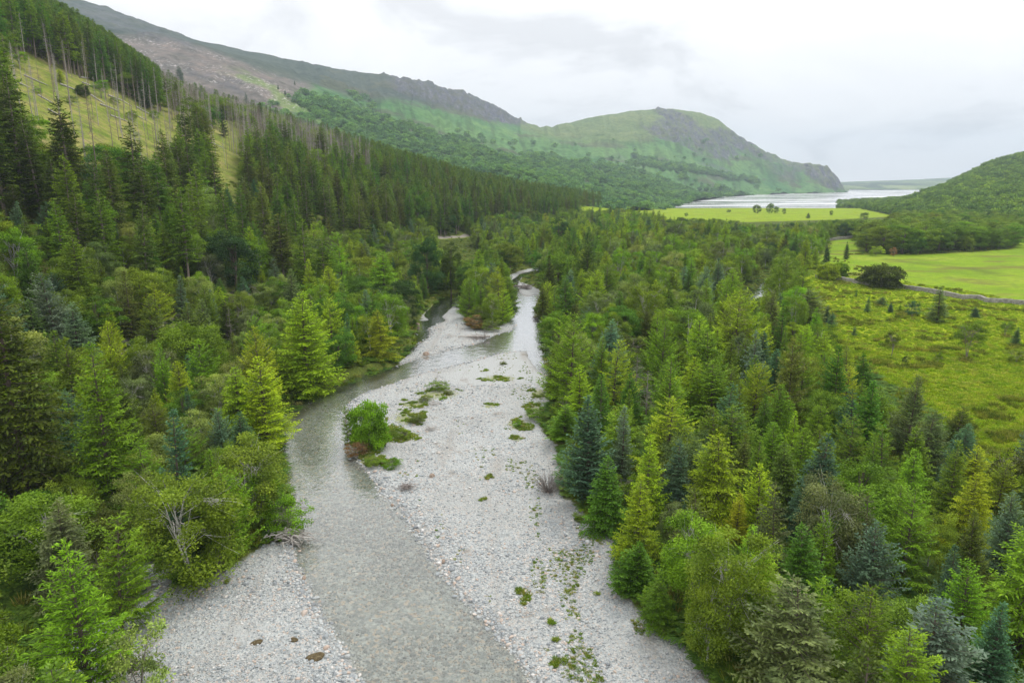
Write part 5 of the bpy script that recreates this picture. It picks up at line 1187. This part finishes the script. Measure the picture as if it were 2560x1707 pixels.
# felled logs lying in the hillside clearing
lp = [((182,186),(250,202)),((60,190),(120,216)),((150,212),(215,240)),((205,208),(262,232)),((270,240),(330,268)),((215,232),(262,262)),((95,240),(135,262)),((250,262),(300,282)),((340,268),(400,300)),((330,285),(370,305)),((120,275),(150,290)),((275,290),(320,306)),((40,205),(75,222)),((512,352),(560,372))]
LOGW = ['highest and longest', 'near its upper left end', 'just below the dark dome bush', 'close above the lone rowan', 'right of the lone rowan', 'left of the dark dome bush', 'low on its left part', 'under the round broadleaf tree', 'before the blue-dark spruce', 'in its middle right', 'between the first two clearing spruces', 'low in its middle', 'by the little upper tree', 'on the second patch of grass']
for i, ((ax, ay), (bx, by)) in enumerate(lp):
    A = on_terrain(ax, ay); B_ = on_terrain(bx, by); za, zb = float(terrain(*A)), float(terrain(*B_)); c = np.array([(A[0] + B_[0]) / 2, (A[1] + B_[1]) / 2, (za + zb) / 2 + .3])
    d = np.array([B_[0] - A[0], B_[1] - A[1], zb - za]); Ld = np.linalg.norm(d); d = d / Ld * min(Ld, 16)
    tt = np.linspace(-.5, .5, 5); pts = c + d * tt[:, None]; pts[:, 2] = terrain(pts[:, 0], pts[:, 1]) + .3; T = Tubes(); T.add(pts - c, [.26, .23, .19, .15, .10], 6)
    o = link('felled_log', mk_trunk('felled_log', T, M_log), label='pale felled log lying down the hillside clearing, ' + LOGW[i], category='log', group='felled logs in the hillside clearing'); o.location = c

# ------------------------------------------------------------------ low plants
def tuft(seed, m, n=46, h=.55, w=.028, spread=.5):
    r = np.random.default_rng(seed); K = Kites(); a = r.uniform(0, 6.28, n); rad = r.uniform(0, .22, n); P = np.stack([np.cos(a) * rad, np.sin(a) * rad, np.zeros(n)], 1)
    d = norm(np.stack([np.cos(a) * spread, np.sin(a) * spread, np.ones(n)], 1) + r.normal(0, .2, (n, 3))); K.add(P, d * h * r.uniform(.6, 1.2, n)[:, None], norm(np.cross(d, r.normal(0, 1, (n, 3)))) * w, np.clip(r.normal(.5, .2, n), 0, 1))
    return mk_crown('tuft', K, m)
def fern(seed, m):
    r = np.random.default_rng(seed); K = Kites()
    for f in range(9):
        a = f * .7 + r.normal(0, .2); o = np.array([math.cos(a), math.sin(a), 0]); t = np.linspace(.1, 1, 12); P = o * (t * .9)[:, None] + np.array([0, 0, 1]) * (t * .9 - t * t * .65)[:, None]; tn = np.array([-o[1], o[0], 0])
        for s in (-1, 1): d = norm(tn * s + o * .3 + r.normal(0, .08, (12, 3))); L = (.34 * (1 - t) ** .7 + .05)[:, None]; K.add(P, d * L, norm(np.cross(d, [0, 0, 1.])) * .06, np.clip(.45 + r.normal(0, .12, 12), 0, 1))
    return mk_crown('fern', K, m)
M_rush = foliage_mat('rush', stops=[(0, (.10, .14, .012)), (.5, (.18, .22, .012)), (1, (.30, .27, .06))]); M_grass = foliage_mat('grass', stops=[(0, (.19, .31, .008)), (.6, (.30, .38, .008)), (1, (.38, .38, .06))])
M_fern = foliage_mat('fern', stops=[(0, (.07, .15, .02)), (1, (.13, .21, .02))]); M_barveg = foliage_mat('bar_plants', stops=[(0, (.13, .23, .02)), (.6, (.22, .29, .03)), (1, (.30, .27, .07))])
def ground_scatter(name, n, xy, smin, smax, ms, label, accept, seed):
    X, Y = xy; k = accept(X, Y); X, Y = X[k][:n], Y[k][:n]; z = terrain(X, Y); m = len(X); s = rng.uniform(smin, smax, m)
    scatter(name, np.stack([X, Y, z - .02], 1), np.stack([s, s, s * rng.uniform(.7, 1.2, m)], 1), np.stack([np.zeros(m), np.zeros(m), rng.uniform(0, 6.28, m)], 1), rng.integers(0, len(ms), m), scatter_group(name, ms), label); print(name, m)
def polar(n, y0, y1, u0, u1): Y = np.exp(rng.uniform(math.log(y0), math.log(y1), n)); return rng.uniform(u0, u1, n) * Y, Y
tf = [tuft(700 + i, M_grass, 46, .42, .03, .8) for i in range(3)]; tr3 = [tuft(710 + i, M_rush, 60, .6, .03, .6) for i in range(3)]; fe = [fern(720 + i, M_fern) for i in range(2)]; bv = [tuft(730 + i, M_barveg, 60, .45, .035, .9) for i in range(3)]
ground_scatter('pasture_grass', 26000, polar(70000, 45, 260, .2, .95), .5, 1.3, tf, 'bright tufted grass of the rough pasture', lambda X, Y: (sdf(X, Y, fPast) < 0) & (sdf(X, Y, fField) > 0), 1)
ground_scatter('pasture_rushes', 5000, polar(90000, 45, 300, .2, .95), .6, 1.4, tr3, 'dark rush clumps dotted over the rough pasture', lambda X, Y: (sdf(X, Y, fPast) < 0) & (fbm(X / 3.5, Y / 3.5, 4, 151) > .30) & ((sdf(X, Y, fField) > 0) | (fbm(X / 25, Y / 60, 3, 152) > .22)), 2)
ground_scatter('woodland_ferns', 30000, polar(150000, 24, 380, -.85, .8), .6, 1.6, fe + tr3[:1] + bv[:1], 'ferns and grasses on the woodland floor and banks', lambda X, Y: (bare_sd(X, Y) > .3) & (sdf(X, Y, fPast) > 0) & (hill_s(X, Y) < 60), 3)
def on_veg(X, Y):
    px, py = project(X, Y, np.zeros_like(X)); v = np.zeros_like(X)
    for (cx, cy, rx, ry) in VEG: v = np.maximum(v, (1 - ((px - cx) / rx) ** 2 - ((py - cy) / ry) ** 2) * (1 if cy < 1190 else .55))
    v = v * (rng.random(len(X)) < np.where(py > 1190, .35, 1.))
    tong = ((px - 960) / 95) ** 2 + ((py - 1120) / 62) ** 2 < 1
    return (v > 0) & (np.minimum(v, .8) * .8 + np.where(tong, .55, 0.) + fbm(X / 1.1, Y / 1.1, 4, 161) * 1.9 > .72) & (bare_sd(X, Y) < 0) & (water_sd(X, Y) > .3)
ground_scatter('gravel_bar_plants', 4800, polar(160000, 28, 160, -.35, .2), .22, .70, bv, 'low grass and weeds rooted in the gravel bars', on_veg, 4)
ground_scatter('bar_weeds', 1300, polar(90000, 30, 140, -.3, .25), .12, .42, bv, 'single weeds scattered thinly over the gravel bars', lambda X, Y: (bare_sd(X, Y) < -.6) & (water_sd(X, Y) > 1.5) & (fbm(X / 2.2, Y / 7, 4, 171) > .22) & (rng.random(len(X)) < np.clip(.15 + (X + 4) / 30, .05, 1)), 6)
ground_scatter('island_scrub', 500, polar(60000, 100, 220, -.12, .03), .9, 2.2, bv + fe, 'heather and scrub round the foot of the river island', lambda X, Y: sdf(X, Y, fI) < .3, 5)
# low scrub mounds on the gravel tongue, one object each
for (px, py, w, hp, kind, tone, lab) in [(893,1140,60,42,'bush','brown','brown dead-tipped gorse mound at the water side of the gravel tongue'), (935,1165,60,26,'bush','leaf','low green mound below the bright feathery shrub'), (980,1168,52,28,'bush','fresh','bright low mound at the downstream tip of the gravel tongue'),
                    (952,1112,55,50,'bush','leaf','leafy scrub close against the bright feathery shrub'), (1010,1092,60,24,'bush','leaf','low green scrub on the upstream part of the gravel tongue'), (1040,1058,56,24,'bush','olive','twiggy olive scrub on the gravel tongue'),
                    (1095,975,60,26,'bush','leaf','low broom clump upstream of the gravel tongue'), (1062,1002,44,18,'bush','leaf','smaller broom clump beside the upstream one'), (1120,985,36,14,'bush','olive','smallest broom clump of the upstream patch'),
                    (1293,1066,26,18,'bush','fresh','single green tussock on the gravel before the drooping larch'), (1258,911,24,9,'bush','olive','small dark cushion on the sand spit'), (1185,822,60,36,'bush','brown','brown heathery scrub at the front foot of the river island'),
                    (1228,826,60,30,'bush','olive','olive scrub at the front foot of the river island'), (568,1455,20,14,'bush','yellow','yellow grass tussock alone on the left gravel bar'), (1340,1048,60,36,'bush','leaf','leafy scrub where the gravel meets the right wood'),
                    (1455,1300,50,24,'bush','leaf','grassy scrub under the skirt of the full green spruce'), (1212,848,40,32,'dead_larch','dead','dead brown shrub in front of the river island')]:
    X, Y = on_terrain(px, py); z = float(terrain(X, Y)); d = Y * CP + (H - z) * SP
    t = dict(X=X, Y=Y, z=z, h=max(.4, hp / FPX * d * .95), r=w / 2 / FPX * d, kind=kind, tone=tone, label=lab); build_tree(t)

# ------------------------------------------------------------------ dry stone walls
b = NB('wall_stone'); P = b.pos(); M_wall = b.end(b.bsdf(b.ramp(b.noise(1.4, 4, P, .7), [(.3, (.20, .185, .16)), (.5, (.33, .31, .28)), (.7, (.44, .42, .38))]), .95, .05))
M_wallcore = bark_mat('wall_core', (.10, .09, .08), (.16, .15, .13))
def stone_wall(pts, h, label, seed):
    r = np.random.default_rng(seed); G = np.array([on_terrain(*p) for p in pts]); root = bpy.data.objects.new('dry_stone_wall', None); COL.objects.link(root); root['label'] = label; root['category'] = 'wall'
    L = np.r_[0, np.cumsum(np.linalg.norm(np.diff(G, axis=0), axis=1))]; tot = L[-1]; root.location = (G[0, 0], G[0, 1], 0)
    s = np.arange(0, tot, 1.5); X = np.interp(s, L, G[:, 0]); Y = np.interp(s, L, G[:, 1]); T = np.gradient(np.stack([X, Y], 1), axis=0); T = norm(T); N = np.stack([-T[:, 1], T[:, 0]], 1); z = terrain(X, Y)
    hh = h * (1 + .12 * fbm(s / 6, s * 0, 3, seed))
    prof = [(-.35, -.3), (-.26, .9), (.26, .9), (.35, -.3)]
    V = np.stack([np.stack([X + N[:, 0] * a - G[0, 0], Y + N[:, 1] * a - G[0, 1], z + (hh - .12) * max(f, -.2)], 1) for a, f in prof], 1); n = len(s)
    F = np.concatenate([np.stack([np.arange(n - 1) * 4 + k, np.arange(n - 1) * 4 + k + 1, np.arange(1, n) * 4 + k + 1, np.arange(1, n) * 4 + k], 1) for k in range(3)])
    link('wall_core', mesh_np('wall_core', V.reshape(-1, 3), [F], M_wallcore), root)
    cube = np.array([(x, y, zz) for x in (-1, 1) for y in (-1, 1) for zz in (-1, 1)], float); cf = np.array([(0, 1, 3, 2), (4, 6, 7, 5), (0, 4, 5, 1), (2, 3, 7, 6), (0, 2, 6, 4), (1, 5, 7, 3)])
    VV = []; q = 0
    for side in (-1, 0, 1):
        rows = [0] if side == 0 else np.arange(0, h, .24)
        for zr in rows:
            ss = np.arange(0, tot, .42) + r.uniform(-.1, .1, int(math.ceil(tot / .42)))[:len(np.arange(0, tot, .42))]
            x = np.interp(ss, s, X); y = np.interp(ss, s, Y); nx = np.interp(ss, s, N[:, 0]); ny = np.interp(ss, s, N[:, 1]); zz = np.interp(ss, s, z); h2 = np.interp(ss, s, hh); m = len(ss)
            a = np.arctan2(-nx, ny) + r.normal(0, .15, m) ; ca, sa = np.cos(a), np.sin(a)
            off = side * (.36 - .10 * zr / h); zc2 = (h2 if side == 0 else zr * h2 / h + .10)
            S = np.stack([r.uniform(.16, .26, m), np.full(m, .30 if side == 0 else .14), r.uniform(.10, .20, m) if side == 0 else r.uniform(.10, .14, m)], 1)
            c = cube[None] * S[:, None] * (1 + r.normal(0, .10, (m, 8, 3))); X3 = c[..., 0] * ca[:, None] - c[..., 1] * sa[:, None]; Y3 = c[..., 0] * sa[:, None] + c[..., 1] * ca[:, None]
            VV.append(np.stack([X3 + (x + nx * off - G[0, 0])[:, None], Y3 + (y + ny * off - G[0, 1])[:, None], c[..., 2] + (zz + zc2)[:, None]], -1).reshape(-1, 3))
    VV = np.concatenate(VV); nq = len(VV) // 8; F = (np.arange(nq)[:, None, None] * 8 + cf[None]).reshape(-1, 4)
    o = link('wall_stones', mesh_np('wall_stones', VV, [F], M_wall), root); o['kind'] = 'stuff'
stone_wall([(2040,695),(2085,698),(2130,706),(2175,716),(2220,716),(2260,722),(2320,731),(2360,738),(2400,748),(2445,748),(2470,757),(2515,758),(2560,763),(2640,770),(2800,790)], 1.0, 'dry stone wall winding between the rough pasture and the bright field', 1)
stone_wall([(2065,602),(2100,599),(2145,594)], 1.3, 'short dry stone wall at the far mouth of the back field', 2)

# ------------------------------------------------------------------ haze
hz = bpy.data.materials.new('haze'); hz.use_nodes = True; hz.node_tree.nodes.clear(); ho = hz.node_tree.nodes.new('ShaderNodeOutputMaterial'); hv = hz.node_tree.nodes.new('ShaderNodeVolumePrincipled')
hv.inputs['Color'].default_value = (.74, .87, 1.0, 1); hv.inputs['Density'].default_value = 1.2e-4; hv.inputs['Anisotropy'].default_value = .1
hz.node_tree.links.new(hv.outputs[0], ho.inputs['Volume'])
x0, x1, y0, y1, z0, z1 = -9900, 9900, -100, 8700, -6, 620
me = bpy.data.meshes.new('haze'); me.from_pydata([(x, y, z) for x in (x0, x1) for y in (y0, y1) for z in (z0, z1)], [], [(0, 1, 3, 2), (4, 6, 7, 5), (0, 4, 5, 1), (2, 3, 7, 6), (0, 2, 6, 4), (1, 5, 7, 3)]); me.materials.append(hz)
link('haze', me, kind='stuff', label='thin blue summer haze filling the valley')
print('tris approx', sum(len(m.polygons) for m in bpy.data.meshes) * 2, 'objects', len(bpy.data.objects))
